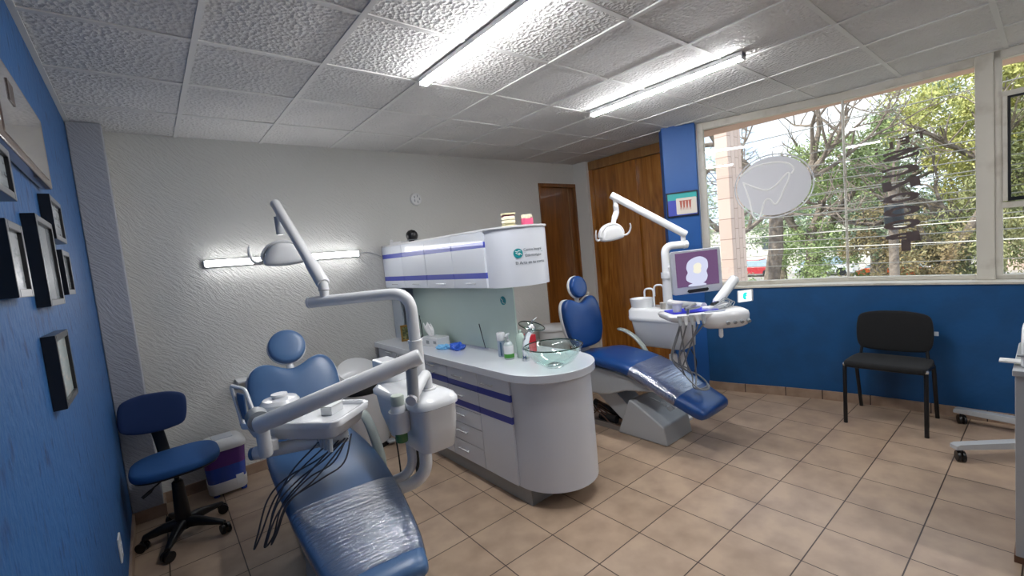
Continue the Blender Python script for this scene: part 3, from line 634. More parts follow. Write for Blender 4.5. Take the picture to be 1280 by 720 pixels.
# ------------------------------------------------------------------ dental chairs (local frame, foot end towards -y)
def superring(O, U, N, a, b, n=3.4, seg=28):
    out = []
    for k in range(seg):
        q = 2*PI*k/seg; c, s = math.cos(q), math.sin(q)
        out.append(O+U*(a*math.copysign(abs(c)**(2/n), c))+N*(b*math.copysign(abs(s)**(2/n), s)))
    return out
def cushion_rings(prof, th, grow=0.0):
    P = [(Vector((0, y, z)), w) for y, z, w in prof]; rings = []
    for i, (p, w_) in enumerate(P):
        a = P[max(i-1, 0)][0]; b = P[min(i+1, len(P)-1)][0]; tg = (b-a).normalized(); N = Vector((1, 0, 0)).cross(tg)
        if N.z < 0: N = -N
        rings.append((p-N*th/2, Vector((1, 0, 0)), N, w_+grow, th/2+grow, tg))
    return rings
def dense(prof, n=5):
    q = spline([Vector(p) for p in prof], n); return [tuple(v) for v in q]
def dental_chair(name, label, loc, rotz, vinyl, prof, th, film, back, head, wrap_line=False):
    t = thing(name, label, 'dental chair', loc, rotz, world=False)
    pr = dense(prof); R = cushion_rings(pr, th); rings = []
    O, U, N, a, b, tg = R[0]
    for e, s1, s2 in ((.035, .80, .45), (.026, .92, .78), (.012, .98, .93)): rings.append(superring(O-tg*e, U, N, a*s1, b*s2))
    for r in R: rings.append(superring(*r[:5]))
    O, U, N, a, b, tg = R[-1]
    for e, s1, s2 in ((.02, .985, .93), (.045, .93, .78), (.06, .82, .45)): rings.append(superring(O+tg*e, U, N, a*s1, b*s2))
    bm = B(); loft(bm, rings); obj('seat_cushion', bm, vinyl, t, ang=70)
    y0, y1 = film; fr = [superring(r[0], r[1], r[2], r[3]+.003, r[4]+.003) for r, p in zip(R, pr) if y1 <= p[0] <= y0]
    bm = B(); loft(bm, fr, cap=False); obj('plastic_wrap', bm, m_film, t, ang=70, label='crinkled clear plastic wrap over the leg rest')
    # back rest
    (by, bz, bx), (ty, tz), W = back
    Vb = Vector((0, ty-by, tz-bz)); Lb = Vb.length; Ub = Vector((1, 0, 0))
    pts = [(0, .89), (.22, .92), (.48, .985), (.72, .995), (.92, .91), (1.01, .74), (1.0, .48), (.92, .25), (.70, .05), (.35, -.01), (0, -.02)]
    outl = [(x*W/2, y*Lb) for x, y in pts]+[(-x*W/2, y*Lb) for x, y in pts[-2:0:-1]]
    outl = closed_spline(outl, 4)
    bm = B(); pillow(bm, outl, .045, .03, (bx, by, bz), Ub, Vb, edge=.2); obj('backrest', bm, vinyl, t, ang=70)
    Nb = Ub.cross(Vb.normalized())
    bm = B(); pillow(bm, [(u*1.035, v*1.02-.003) for u, v in outl], .012, .035, Vector((bx, by, bz))-Nb*.018, Ub, Vb, edge=.5); obj('back_shell', bm, m_white, t, ang=70)
    # head rest on a chrome stem
    hy, hz, hr = head; Vh = Vb.normalized(); hc = Vector((bx, hy, hz))
    ell = [(hr*math.cos(q*PI/16), hr*1.02*math.sin(q*PI/16)) for q in range(32)]
    bm = B(); pillow(bm, ell, .036, .022, hc, Ub, Vh, edge=.2); ho = obj('headrest', bm, vinyl, t, ang=70)
    bm = B(); pillow(bm, [(u*1.04, v*1.04) for u, v in ell], .008, .03, hc-Nb*.014, Ub, Vh, edge=.5); obj('headrest_shell', bm, m_white, ho, ang=70)
    bm = B(); A = Vector((bx, by, bz))+Vb*.80-Nb*.03
    tube(bm, [A, hc-Vh*hr*.5-Nb*.03], .022, 12)
    obj('headrest_stem', bm, m_white, t)
    # support behind the back rest
    bm = B(); A = Vector((bx, by, bz)); prism(bm, [(by+.02, bz-.12), (by+.10, bz-.10), (by+.10+(ty-by)*.5, bz+(tz-bz)*.55), (by+.05+(ty-by)*.5, bz+(tz-bz)*.6)], 'x', -.06+bx, .06+bx); obj('back_bracket', bm, m_white, t, bev=.01)
    # shell below the seat, linkage and base
    zs = prof[len(prof)//2][1]
    sh = [(.60, zs-.06), (.10, zs-.09), (-.20, zs-.16), (-.27, zs-.17), (-.22, zs-.20), (.05, zs-.24), (.20, zs-.30), (.45, zs-.32), (.62, zs-.26)]
    bm = B(); prism(bm, [(y, z) for y, z in sh], 'x', -.19, .19); obj('seat_shell', bm, m_lgrey, t, bev=.02, seg=3)
    bm = B(); prism(bm, [(.30, zs-.22), (.50, zs-.28), (.12, .06), (-.02, .14)], 'x', -.10, .10); obj('lift_arm', bm, m_lgrey, t, bev=.006)
    bm = B(); prism(bm, [(-.30, 0), (-.275, .145), (-.24, .165), (.0, .305), (.03, .30), (.16, 0)], 'x', -.17, .20); obj('base_cover', bm, m_lgrey, t, bev=.014, seg=3)
    bm = B(); box(bm, -.15, .18, .14, .72, 0, .018); box(bm, -.15, -.125, .14, .72, .018, .045); box(bm, .155, .18, .14, .72, .018, .045); obj('base_plate', bm, m_steel, t, bev=.002)
    bm = B(); tube(bm, [(0.02, .22, .05), (.02, .55, .13)], .028, 12); tube(bm, [(-.06, .25, .05), (-.06, .42, .05)], .035, 12); obj('lift_motor', bm, m_dark, t)
    bm = B()
    for k in range(5): tube(bm, spline([(-.1+.04*k, .3, .03), (-.12+.03*k, .40+.02*k, .11+.01*k), (-.05+.03*k, .52, .05), (.0+.02*k, .60, .10)]), .006, 6)
    obj('cables', bm, mat('brown_cable', '#5c3f30', .6), t)
    # emblem stickers on the sloped cover
    Me = frame_m((.0, -.115, .2385), (1, 0, 0), (0, .24, .14))
    bm = B(); prism(bm, [(.02, .09), (.045, .075), (.075, .015), (.06, .01)], 'z', .0, .0012, Me); prism(bm, [(.055, .0), (.085, .012), (.105, -.01), (.10, -.035), (.085, -.05), (.06, -.04), (.065, -.02)], 'z', 0, .0012, Me)
    obj('emblem', bm, m_whitep, t, smooth=False, label='white emblem on the grey base cover')
    bm = B(); prism(bm, [(.05, -.10), (.11, -.10), (.115, -.06), (.06, -.055)], 'z', 0, .0012, Me); prism(bm, [(.125, -.10), (.17, -.10), (.165, -.05), (.14, -.04)], 'z', 0, .0012, Me); obj('sticker', bm, m_whitep, t, smooth=False)
    # arm rest on the far side
    bm = B(); pts = spline([(.275, .42, zs+.16), (.275, .33, zs+.145), (.275, .22, zs+.08), (.275, .13, zs-.03), (.27, .11, zs-.14)], 5)
    rings = []
    for i, p in enumerate(pts):
        a = pts[max(0, i-1)]; b_ = pts[min(len(pts)-1, i+1)]; tg = (b_-a).normalized(); N = Vector((1, 0, 0)).cross(tg)
        s = 1 if 0 < i < len(pts)-1 else .6
        rings.append(superring(p, Vector((1, 0, 0)), N, .028*s, .013*s, 2.5, 16))
    loft(bm, rings); obj('armrest', bm, mat('grey_green_plastic', '#9aa39e', .3, coat=.3), t, ang=70)
    return t
prof1 = [(.66, .585, .235), (.50, .585, .25), (.25, .585, .255), (0, .575, .25), (-.25, .54, .235), (-.45, .505, .215), (-.60, .475, .195), (-.72, .458, .165)]
prof2 = [(.66, .60, .205), (.50, .625, .235), (.33, .655, .245), (.15, .64, .245), (-.02, .615, .24), (-.2, .55, .235), (-.4, .455, .225), (-.58, .375, .205)]
def filt(prof):  # film limits are y values
    return prof
ch1 = dental_chair('dental_chair', 'slate blue dental chair in front, its plastic wrapped foot end cut by the bottom edge', (.61, 2.3, 0), -.08, m_vinyl1, prof1, .10, (-.20, -.70), ((.56, .57, -.025), (.80, 1.025), .51), (.86, 1.108, .110))
ch2 = dental_chair('dental_chair', 'royal blue dental chair beyond the sink cabinet with plastic wrapped leg rest', (3.04, 2.15, 0), 0, m_vinyl2, prof2, .11, (-.04, -.47), ((.56, .66, 0), (.64, 1.10), .47), (.63, 1.20, .10))

# ------------------------------------------------------------------ dental lamp head
def lamp_head(parent, c, U, V, s, sides=(-1, 1)):
    """U across the head, V upward; parts are sub-parts of the head"""
    U = Vector(U).normalized(); V = Vector(V); V = (V-U*V.dot(U)).normalized(); N = U.cross(V); c = Vector(c)
    P = lambda u, v, n: c+U*u*s+V*v*s+N*n*s
    D = [(-.125, -.055), (-.12, -.01), (-.10, .035), (-.06, .068), (0, .08), (.06, .068), (.10, .035), (.12, -.01), (.125, -.055), (.08, -.07), (0, -.074), (-.08, -.07)]
    D = closed_spline([(u*s, v*s) for u, v in D], 4)
    bm = B(); pillow(bm, D, .055*s, .05*s, c, U, V, edge=.3); h = obj('lamp_head', bm, m_white, parent, ang=70)
    bm = B(); pillow(bm, [(u*.8, -.03*s+v*.35) for u, v in D], .012*s, .012*s, P(0, -.045, -.04), U, (V*.35-N*.9), edge=.5); obj('reflector', bm, m_chrome, h, ang=70)
    arc = [P(.132*math.cos(q), -.02+.112*math.sin(q), .0) for q in [PI*k/20 for k in range(21)]]
    bm = B(); rings = []
    for i, p in enumerate(arc):
        a = arc[max(0, i-1)]; b_ = arc[min(20, i+1)]; tg = (b_-a).normalized(); rings.append(superring(p, N, tg.cross(N), .032*s, .012*s, 2.6, 14))
    loft(bm, rings); obj('yoke', bm, m_white, h, ang=70)
    for sg in sides:
        bm = B(); tube(bm, spline([P(sg*.12, -.03, 0), P(sg*.165, -.045, .01), P(sg*.195, -.02, .03), P(sg*.205, .03, .05), P(sg*.198, .065, .055)], 5), [.011*s]*5+[.010*s]*5+[.009*s]*5+[.007*s]*6, 10)
        obj('handle', bm, m_white, h)
    return h, P

# ------------------------------------------------------------------ dental unit at the first chair
u1 = thing('dental_unit', 'white dental unit at the slate blue chair with lamp arm, tray and cuspidor box', 'dental unit', (.98, 2.05, 0))
m_unit = m_white
bm = B()
def rr3(cx, cy, w_, h_, r, z): return [(x, y, z) for x, y in rrect(cx, cy, w_, h_, r)]
loft(bm, [rr3(.975, 2.03, .13, .36, .05, .675), rr3(.975, 2.03, .175, .42, .05, .69), rr3(.972, 2.05, .20, .50, .05, .80), rr3(.97, 2.06, .21, .54, .055, .915)])
obj('cuspidor_box', bm, m_unit, u1, ang=60)
bm = B(); loft(bm, [rr3(.97, 2.06, .215, .545, .06, .90), rr3(.97, 2.06, .235, .565, .07, .905), rr3(.97, 2.06, .235, .565, .07, .925), rr3(.975, 2.06, .20, .53, .06, .945), rr3(.98, 2.07, .15, .46, .05, .957)]); obj('box_lid', bm, m_white2, u1, ang=60)
bm = B(); lathe(bm, [(.06, .0), (.085, .04), (.098, .085), (.10, .095), (.092, .095), (.075, .05), (.02, .03), (0, .03)], (.98, 2.30, .90), 32); obj('spittoon_bowl', bm, m_white2, u1)
bm = B(); box(bm, .93, 1.03, 2.32, 2.46, .955, 1.05); obj('filter_cover', bm, m_white2, u1, bev=.01)
bm = B(); lathe(bm, [(.042, 0), (.046, .01), (.046, .10), (.043, .10), (.040, .02), (0, .015)], (.828, 1.93, .80), 24); obj('bottle_holder', bm, m_unit, u1)
# swivel pipes below the box
bm = B(); tube(bm, fillet([(.98, 2.02, .70), (.98, 2.02, .47), (.70, 2.25, .40), (.55, 2.33, .36)], .14, 8), .032, 16); obj('support_pipe', bm, m_white, u1)
bm = B(); tube(bm, fillet([(.93, 2.07, .70), (.93, 2.07, .50), (.68, 2.30, .43)], .12, 8), .024, 14); obj('support_pipe', bm, m_white, u1)
bm = B(); tube(bm, [(1.0, 2.16, .70), (1.0, 2.16, .44), (.90, 2.20, .40)], .017, 12); obj('waste_pipe', bm, m_dark, u1)
bm = B(); tube(bm, spline([(.93, 2.25, .69), (.94, 2.26, .5), (.93, 2.25, .3), (.88, 2.22, .15), (.84, 2.2, .02)]), .004, 6); obj('cable', bm, m_dark, u1)
# light pole
bm = B(); tube(bm, [(1.0, 2.03, .95), (1.0, 2.03, 1.18)], .0345, 18); tube(bm, [(1.0, 2.03, 1.18), (1.0, 2.03, 1.19)], .037, 18); obj('lower_pole', bm, m_white, u1)
bm = B(); tube(bm, fillet([(1.0, 2.03, 1.19), (1.0, 2.03, 1.43), (.645, 2.44, 1.42)], .10, 8), .029, 18); lathe(bm, [(.0, -.006), (.02, -.006), (.03, .0), (.03, .012), (0, .012)], (.645, 2.44, 1.42), 18, Vector((-.355, .41, 0)).to_track_quat('Z', 'Y').to_matrix() @ Matrix.Identity(3)); obj('upper_pole', bm, m_white, u1)
bm = B(); tube(bm, [(.70, 2.38, 1.44), (.70, 2.38, 1.475)], .022, 14); tube(bm, [(.70, 2.38, 1.475), (.70, 2.39, 1.53)], .026, 14); obj('arm_joint', bm, m_white, u1)
A_, T_ = Vector((.70, 2.375, 1.51)), Vector((.678, 3.06, 2.02)); q_ = A_.lerp(T_, .2)
bm = B(); tube(bm, [A_+(A_-T_)*.0, A_.lerp(T_, .01), q_, A_.lerp(T_, .26), A_.lerp(T_, .99), T_], [.028, .034, .034, .029, .029, .022], 18); obj('spring_arm', bm, m_white, u1)
bm = B(); tube(bm, [T_+Vector((.0, -.03, -.01)), T_+Vector((.0, -.035, -.10))], .010, 12); tube(bm, [T_+Vector((0, -.035, -.09)), T_+Vector((0, -.04, -.20))], .024, 16); obj('head_post', bm, m_lgrey, u1)
lamp_head(u1, (.672, 2.99, 1.695), (1, -.18, 0), (.05, .12, 1), .88, (-1,))
# delivery arm
bm = B(); tube(bm, [(.99, 1.93, .955), (.99, 1.93, .965)], .040, 18); tube(bm, fillet([(.99, 1.93, .95), (.99, 1.93, 1.04), (.818, 1.768, .98)], .035, 6), .024, 16); obj('elbow_pipe', bm, m_white, u1)
bm = B(); tube(bm, [(.842, 1.79, .965), (.848, 1.785, 1.12)], .026, 16); obj('arm_post', bm, m_lgrey, u1)
A_, T_ = Vector((.885, 1.76, 1.165)), Vector((.285, 2.13, .955))
bm = B(); tube(bm, [A_, A_.lerp(T_, .01), A_.lerp(T_, .99), T_], [.031, .035, .037, .033], 22); obj('delivery_arm', bm, m_white, u1)
bm = B(); tube(bm, [(.30, 2.22, .97), (.30, 2.15, .965)], .045, 20); obj('arm_hub', bm, m_grey, u1)
bm = B(); tube(bm, [(.31, 2.17, .95), (.315, 2.20, .80)], .028, 14); obj('tray_post', bm, m_white, u1)
bm = B(); tube(bm, [(.285, 2.33, .775), (.29, 2.33, .775), (.60, 2.12, .80), (.64, 2.1, .80)], [.026, .03, .03, .026], 16); obj('support_bar', bm, m_white, u1)
bm = B(); tube(bm, [(.276, 2.337, .774), (.288, 2.328, .775)], .0285, 16); obj('bar_cap', bm, m_vinyl1, u1)
bm = B(); box(bm, .30, .37, 2.2, 2.26, .80, .855); obj('control_block', bm, m_white, u1, bev=.008)
# tray
e1 = Vector((.79, .62, 0)); e2 = Vector((-.62, .79, 0)); TO = Vector((.515, 2.275, 0)); Mt = frame_m(TO, e1, e2)
def rt(w_, h_, r, z): return [Mt @ Vector((x, y, z)) for x, y in rrect(0, 0, w_, h_, r)]
bm = B(); loft(bm, [rt(.22, .42, .05, .825), rt(.25, .46, .055, .84), rt(.27, .49, .05, .885)]); obj('tray_body', bm, m_white, u1, ang=60)
bm = B(); loft(bm, [rt(.27, .49, .05, .884), rt(.30, .52, .05, .89), rt(.305, .525, .05, .915), rt(.295, .515, .05, .92), rt(.265, .485, .045, .918), rt(.25, .47, .04, .902)]); obj('tray_rim', bm, m_white2, u1, ang=60)
bm = B(); tube(bm, fillet([(.26, 2.36, .92), (.245, 2.42, 1.09), (.29, 2.35, 1.075), (.31, 2.28, .93)], .015, 3), .008, 8); obj('viewer_bracket', bm, m_white2, u1)
bm = B(); Mv = frame_m((.272, 2.365, .995), (-.25, .95, .02), (0, .1, 1)); box(bm, -.03, .04, -.06, .06, -.006, .006, Mv); obj('viewer_panel', bm, m_vinyl1, u1, bev=.006, label='blue plate held by the white tray bracket')
bm = B()
for k in range(4):
    p = Mt @ Vector((-.12+.02*k, -.20+.035*k, .83)); tube(bm, [p, p+Vector((-.01, -.02, -.05))], .011, 8)
obj('instrument_holder', bm, m_lgrey, u1)
L1 = [[(.60, 2.06, .80), (.50, 2.14, .72), (.38, 2.22, .655), (.30, 2.24, .58), (.245, 2.25, .44), (.225, 2.27, .37), (.255, 2.25, .43), (.33, 2.22, .59), (.43, 2.17, .69), (.56, 2.10, .80)],
      [(.62, 2.08, .80), (.53, 2.12, .72), (.42, 2.16, .655), (.33, 2.19, .57), (.28, 2.21, .45), (.262, 2.24, .375), (.30, 2.22, .42), (.35, 2.19, .56), (.46, 2.13, .68), (.59, 2.08, .80)],
      [(.64, 2.10, .80), (.56, 2.10, .70), (.45, 2.13, .655), (.33, 2.17, .545), (.275, 2.2, .43), (.268, 2.23, .385), (.29, 2.22, .46), (.315, 2.2, .55), (.40, 2.2, .68), (.52, 2.14, .80)],
      [(.66, 2.11, .80), (.60, 2.08, .69), (.50, 2.10, .645), (.37, 2.15, .58), (.31, 2.18, .46), (.285, 2.21, .39), (.31, 2.19, .44), (.37, 2.16, .57), (.48, 2.1, .66), (.63, 2.07, .80)]]
for k, pts in enumerate(L1):
    bm = B(); tube(bm, spline(pts, 6), .0038, 8); obj('hose', bm, m_hose, u1)
# things on the tray
t = thing('foot_control', 'round white foot control with its cable coiled below it on the first tray', 'foot control', (.43, 2.38, .902))
bm = B()
for k in range(3): tube(bm, [(.43+(.092-.006*k)*math.cos(a/20*2*PI), 2.38+(.085+.004*k)*math.sin(a/20*2*PI), .910+.012*k+.004*math.sin(3*a/20*2*PI+k)) for a in range(20)], .006, 6, closed=True)
obj('coiled_cable', bm, m_lgrey, t)
bm = B(); lathe(bm, [(0, .042), (.075, .042), (.085, .05), (.087, .07), (.075, .086), (.04, .09), (0, .09)], (.43, 2.38, .90), 32); obj('body', bm, m_white2, t)
bm = B(); lathe(bm, [(0, .088), (.034, .088), (.034, .098), (.038, .100), (.036, .108), (0, .109)], (.43, 2.38, .90), 24); obj('pedal_button', bm, m_white, t)
t = thing('cotton_dispenser', 'small white lidded box at the right end of the first tray', 'box', (.61, 2.17, .902))
Mq = Matrix.Translation((.61, 2.19, .902)) @ Matrix.Rotation(.66, 4, 'Z')
bm = B(); box(bm, -.045, .045, -.03, .03, 0, .035, Mq); obj('body', bm, m_white2, t, bev=.003)
bm = B(); box(bm, -.047, .047, -.032, .032, .035, .043, Mq); obj('lid', bm, m_white, t, bev=.003)
t = thing('rinse_bottle', 'bottle with green label and pale cap in the holder on the cuspidor box', 'bottle', (.828, 1.93, .815))
bm = B(); lathe(bm, [(0, .0), (.034, .0), (.036, .004), (.036, .10), (.028, .112), (0, .113)], (.828, 1.93, .816), 24); obj('bottle', bm, m_white, t)
bm = B(); lathe(bm, [(0, .112), (.030, .112), (.031, .15), (.027, .157), (0, .158)], (.828, 1.93, .816), 24); obj('cap', bm, mat('pale_grey_green_cap', '#b7c0b4', .4), t)
bm = B(); lathe(bm, [(0, 0), (.026, .0), (.028, .004), (.028, .045), (0, .046)], (.828, 1.93, .752), 20); obj('lower_label', bm, mat('green_label', '#4f7f45', .4), t)

# ------------------------------------------------------------------ dental unit at the second chair
u2 = thing('dental_unit', 'white dental unit at the royal blue chair with monitor, lamp arm and blue tray mat', 'dental unit', (3.5, 2.2, 0))
bm = B(); loft(bm, [rr3(3.50, 2.2, .20, .42, .05, .615), rr3(3.50, 2.2, .235, .47, .05, .63), rr3(3.49, 2.21, .258, .515, .05, .83), rr3(3.49, 2.21, .265, .53, .05, .86)]); obj('cuspidor_box', bm, m_white, u2, ang=60)
bm = B(); loft(bm, [rr3(3.49, 2.21, .28, .55, .06, .85), rr3(3.49, 2.21, .29, .56, .06, .86), rr3(3.49, 2.215, .29, .56, .06, .885), rr3(3.49, 2.22, .28, .55, .06, .89), rr3(3.49, 2.23, .275, .53, .06, .94), rr3(3.49, 2.25, .23, .46, .06, .965)]); obj('box_lid', bm, m_white2, u2, ang=60)
bm = B(); lathe(bm, [(.095, 0), (.10, .05), (.105, .085), (.105, .092), (.095, .092), (.07, .05), (0, .04)], (3.47, 2.40, .95), 32); obj('spittoon_bowl', bm, m_white2, u2)
for x, y, h in ((3.50, 2.29, .17), (3.52, 2.20, .20)):
    bm = B(); tube(bm, fillet([(x, y, .96), (x, y, .96+h), (x-.03, y+.075, .96+h), (x-.03, y+.075, 1.06)], .035, 6), .0085, 10); obj('water_spout', bm, m_white2, u2)
bm = B(); lathe(bm, [(0, 0), (.028, 0), (.034, .05), (.036, .055), (.028, .05), (0, .05)], (3.40, 2.13, .965), 20); obj('cup_holder', bm, m_trim, u2)
bm = B(); tube(bm, [(3.44, 2.1, .56), (3.44, 2.1, .03)], .035, 16); lathe(bm, [(0, 0), (.13, 0), (.13, .02), (.05, .04), (0, .04)], (3.44, 2.1, 0), 28); obj('floor_post', bm, m_white, u2)
bm = B(); tube(bm, [(3.53, 2.06, .56), (3.53, 2.06, .30), (3.50, 2.08, .04)], .028, 16); obj('drain_pipe', bm, m_white, u2)
bm = B(); tube(bm, spline([(3.60, 2.02, .58), (3.64, 2.0, .45), (3.60, 2.03, .3), (3.62, 2.1, .05)]), .005, 6); obj('cable', bm, m_dark, u2)
bm = B(); tube(bm, [(3.42, 2.10, .96), (3.42, 2.10, 1.23)], .037, 18); tube(bm, [(3.42, 2.10, 1.23), (3.42, 2.10, 1.28)], .045, 18); obj('lower_pole', bm, m_white2, u2)
bm = B(); tube(bm, fillet([(3.42, 2.10, 1.28), (3.42, 2.10, 1.50), (3.57, 1.99, 1.50)], .07, 8), .033, 18); tube(bm, [(3.55, 2.0, 1.50), (3.575, 1.985, 1.50), (3.585, 1.977, 1.50)], [.036, .036, .02], 16); obj('upper_pole', bm, m_white2, u2)
bm = B(); tube(bm, [(3.55, 2.0, 1.50), (3.55, 2.0, 1.60)], .02, 12); obj('arm_joint', bm, m_white2, u2)
A_, T_ = Vector((3.56, 1.975, 1.58)), Vector((3.19, 2.44, 1.985))
bm = B(); tube(bm, [A_, A_.lerp(T_, .01), A_.lerp(T_, .99), T_], [.026, .032, .032, .026], 18); obj('spring_arm', bm, m_white2, u2)
bm = B(); tube(bm, spline([T_+Vector((.02, -.02, -.02)), T_+Vector((.03, -.02, -.09)), T_+Vector((.045, -.01, -.15)), T_+Vector((.02, 0, -.21)), T_+Vector((0, 0, -.26))], 5), [.018]*5+[.024]*5+[.026]*5+[.022]*6, 14); obj('head_post', bm, m_white2, u2)
lamp_head(u2, (3.14, 2.43, 1.655), (.9, -.32, .10), (-.22, 0, 1), .86)
# monitor on its arm
bm = B(); tube(bm, fillet([(3.42, 2.10, 1.32), (3.42, 1.96, 1.32), (3.33, 1.83, 1.31)], .05, 5), .018, 12); obj('monitor_arm', bm, m_white, u2)
Mm = frame_m((3.245, 1.735, 1.285), (.78, -.62, .02), (-.02, 0, 1))   # x right, y up, z toward the viewer
Mm[0][2], Mm[1][2], Mm[2][2] = [Mm[i][2] for i in range(3)]
mo = bpy.data.objects
bm = B(); prism(bm, rrect(0, .01, .385, .335, .02), 'z', -.03, .0, Mm); mon = obj('monitor', bm, mat('silver_bezel', '#b9bcc4', .35), u2, bev=.004)
bm = B(); prism(bm, rrect(.005, .03, .325, .262, .004), 'z', .0005, .0015, Mm)
m_scr = mat('screen_purple', '#1a1018', .25, emit=('#62476a', .5), var=None); obj('screen', bm, m_scr, mon, smooth=False)
tooth = closed_spline([(-.01, .105), (.03, .108), (.062, .085), (.066, .045), (.056, .02), (.06, -.01), (.045, -.04), (.01, -.052), (-.03, -.045), (-.06, -.025), (-.062, .0), (-.052, .02), (-.058, .05), (-.045, .085)], 5)
def scr(pts, z, m_, nm): bm = B(); prism(bm, pts, 'z', z, z+.0004, Mm); obj(nm, bm, m_, mon, smooth=False)
m_t1 = mat('screen_tooth', '#101014', .3, emit=('#b3b7cc', .6)); m_t2 = mat('screen_tooth_core', '#101014', .3, emit=('#c9c5b4', .65))
scr([(x*1.35, y*1.3-.02) for x, y in tooth], .0018, m_t1, 'screen_image'); scr([(x*.5+.005, y*.5+.02) for x, y in tooth], .0023, m_t2, 'screen_image')
scr(closed_spline([(-.06, -.085), (0, -.075), (.055, -.085), (.06, -.10), (-.065, -.10)], 3), .0018, m_t1, 'screen_image')
bm = B(); prism(bm, [(-.075, -.125), (.075, -.122), (.085, -.135), (.07, -.148), (-.07, -.15), (-.085, -.138)], 'z', .0005, .003, Mm); obj('control_slot', bm, m_black, mon)
# tray table 2
ft = Vector((.80, -.60, 0)); fu = Vector((.60, .80, 0)); M2 = frame_m((3.07, 1.645, 0), ft, fu)
def r2(cx, cy, w_, h_, r, z): return [M2 @ Vector((x, y, z)) for x, y in rrect(cx, cy, w_, h_, r)]
bm = B(); loft(bm, [r2(-.04, .02, .36, .22, .06, .965), r2(-.04, .02, .42, .28, .06, .985), r2(-.04, .02, .44, .30, .06, 1.01), r2(-.04, .02, .43, .29, .06, 1.02)]); obj('tray_body', bm, m_white2, u2, ang=60)
bm = B(); prism(bm, rrect(-.04, .04, .34, .20, .03), 'z', 1.021, 1.027, M2); obj('tray_mat', bm, mat('blue_silicone', '#1a22b8', .4), u2)
bm = B(); prof_ = closed_spline([(.03, -.13), (.10, -.15), (.22, -.155), (.30, -.13), (.33, -.03), (.32, .06), (.25, .10), (.12, .02), (.02, -.03), (-.02, -.09)], 4)
loft(bm, [[M2 @ Vector((.15+(x-.15)*s, -.05+(y+.05)*s, z)) for x, y in prof_] for s, z in ((.75, .90), (.93, .915), (1, .95), (1.02, .985), (.98, 1.01), (.85, 1.022))]); obj('control_console', bm, m_white2, u2, ang=60)
bm = B(); prism(bm, closed_spline([(.0, -.085), (.04, -.115), (.12, -.12), (.15, -.08), (.06, -.06)], 4), 'z', 1.016, 1.026, M2); obj('keypad', bm, mat('grey_keypad', '#8e95a3', .3), u2)
bm = B(); P_ = M2 @ Vector((.10, -.11, .915)); tube(bm, [P_, P_-Vector((0, 0, .03)), P_-Vector((0, 0, .07)), P_-Vector((0, 0, .082))], [.012, .015, .015, .008], 12); obj('handle', bm, m_white2, u2)
bm = B()
for k in range(4): tube(bm, [M2 @ Vector((.13+.05*k, -.13, .955)), M2 @ Vector((.13+.05*k, -.165, .94))], .013, 10)
obj('nozzle', bm, m_grey, u2)
bm = B(); prism(bm, [(.06, -.05), (.28, .05), (.24, .085), (.02, .0)], 'z', 1.02, 1.05, M2); obj('handpiece_rest', bm, m_white2, u2, bev=.01)
bm = B(); tube(bm, [M2 @ Vector((.10, -.01, 1.055)), M2 @ Vector((.16, .02, 1.065))], [.018, .012], 10); obj('black_grip', bm, m_black, u2)
bm = B()
for k in range(3): tube(bm, spline([M2 @ Vector((.10+.02*k, -.03+.02*k, 1.05)), M2 @ Vector((.20, -.03+.02*k, 1.075+.01*k)), M2 @ Vector((.27, .0+.03*k, 1.06)), M2 @ Vector((.22-.03*k, -.06, 1.04))]), .004, 6)
obj('coiled_cable', bm, m_grey, u2)
bm = B(); A_ = M2 @ Vector((.17, .07, 1.05)); T_ = A_+Vector((.20, -.06, .17)); tube(bm, [A_, A_.lerp(T_, .05), A_.lerp(T_, .95), T_], [.03, .036, .036, .028], 16); obj('delivery_arm', bm, m_white2, u2)
bm = B(); tube(bm, [M2 @ Vector((.1, .12, 1.03)), (3.36, 2.0, 1.02), (3.42, 2.1, 1.02)], .028, 14); obj('swing_arm', bm, m_white2, u2)
Mp = frame_m((3.315, 1.415, 1.10), (.80, -.58, .02), (-.12, -.02, 1)); bm = B(); prism(bm, rrect(0, 0, .115, .088, .008), 'z', -.008, .0, Mp); pad = obj('display_panel', bm, m_white2, u2, bev=.002)
m_disp = mat('white_display', '#eeeeee', .3, emit=('#ffffff', .5))
bm = B(); prism(bm, rrect(-.004, .0, .095, .076, .004), 'z', .0004, .001, Mp); obj('display_face', bm, m_disp, pad, smooth=False)
bm = B(); prism(bm, closed_spline([(.0, .028), (-.018, .018), (-.02, -.01), (-.008, -.026), (.006, -.02), (-.002, -.006), (.012, .0), (.004, .010), (.014, .022)], 3), 'z', .0012, .0016, Mp); obj('display_logo', bm, mat('teal_glow', '#18b5b0', .4, emit=('#18c4c0', .5)), pad, smooth=False)
bm = B(); lathe(bm, [(0, 0), (.03, 0), (.034, .06), (.046, .07), (.046, .078), (0, .08)], M2 @ Vector((-.15, .02, 1.02)), 20); obj('light_cure_cup', bm, m_white, u2)
bm = B(); tube(bm, [M2 @ Vector((-.12, -.05, 1.05)), M2 @ Vector((-.03, -.02, 1.075))], .012, 10); tube(bm, [M2 @ Vector((-.14, -.1, 1.055)), M2 @ Vector((-.02, -.06, 1.06))], .010, 10); tube(bm, [M2 @ Vector((-.13, -.1, 1.0)), M2 @ Vector((-.12, -.1, 1.06))], .009, 10); obj('handpiece', bm, m_steel, u2)
for k in range(5):
    p = M2 @ Vector((-.21+.042*k, -.155, 1.005)); bm = B(); tube(bm, [p+Vector((0, 0, .02)), p, p+Vector((-.01, -.012, -.045))], [.017, .015, .009], 10); obj('instrument_holder', bm, m_white if k % 2 else m_lgrey, u2)
starts = [M2 @ Vector((-.21+.042*k, -.16, .955)) for k in range(5)]
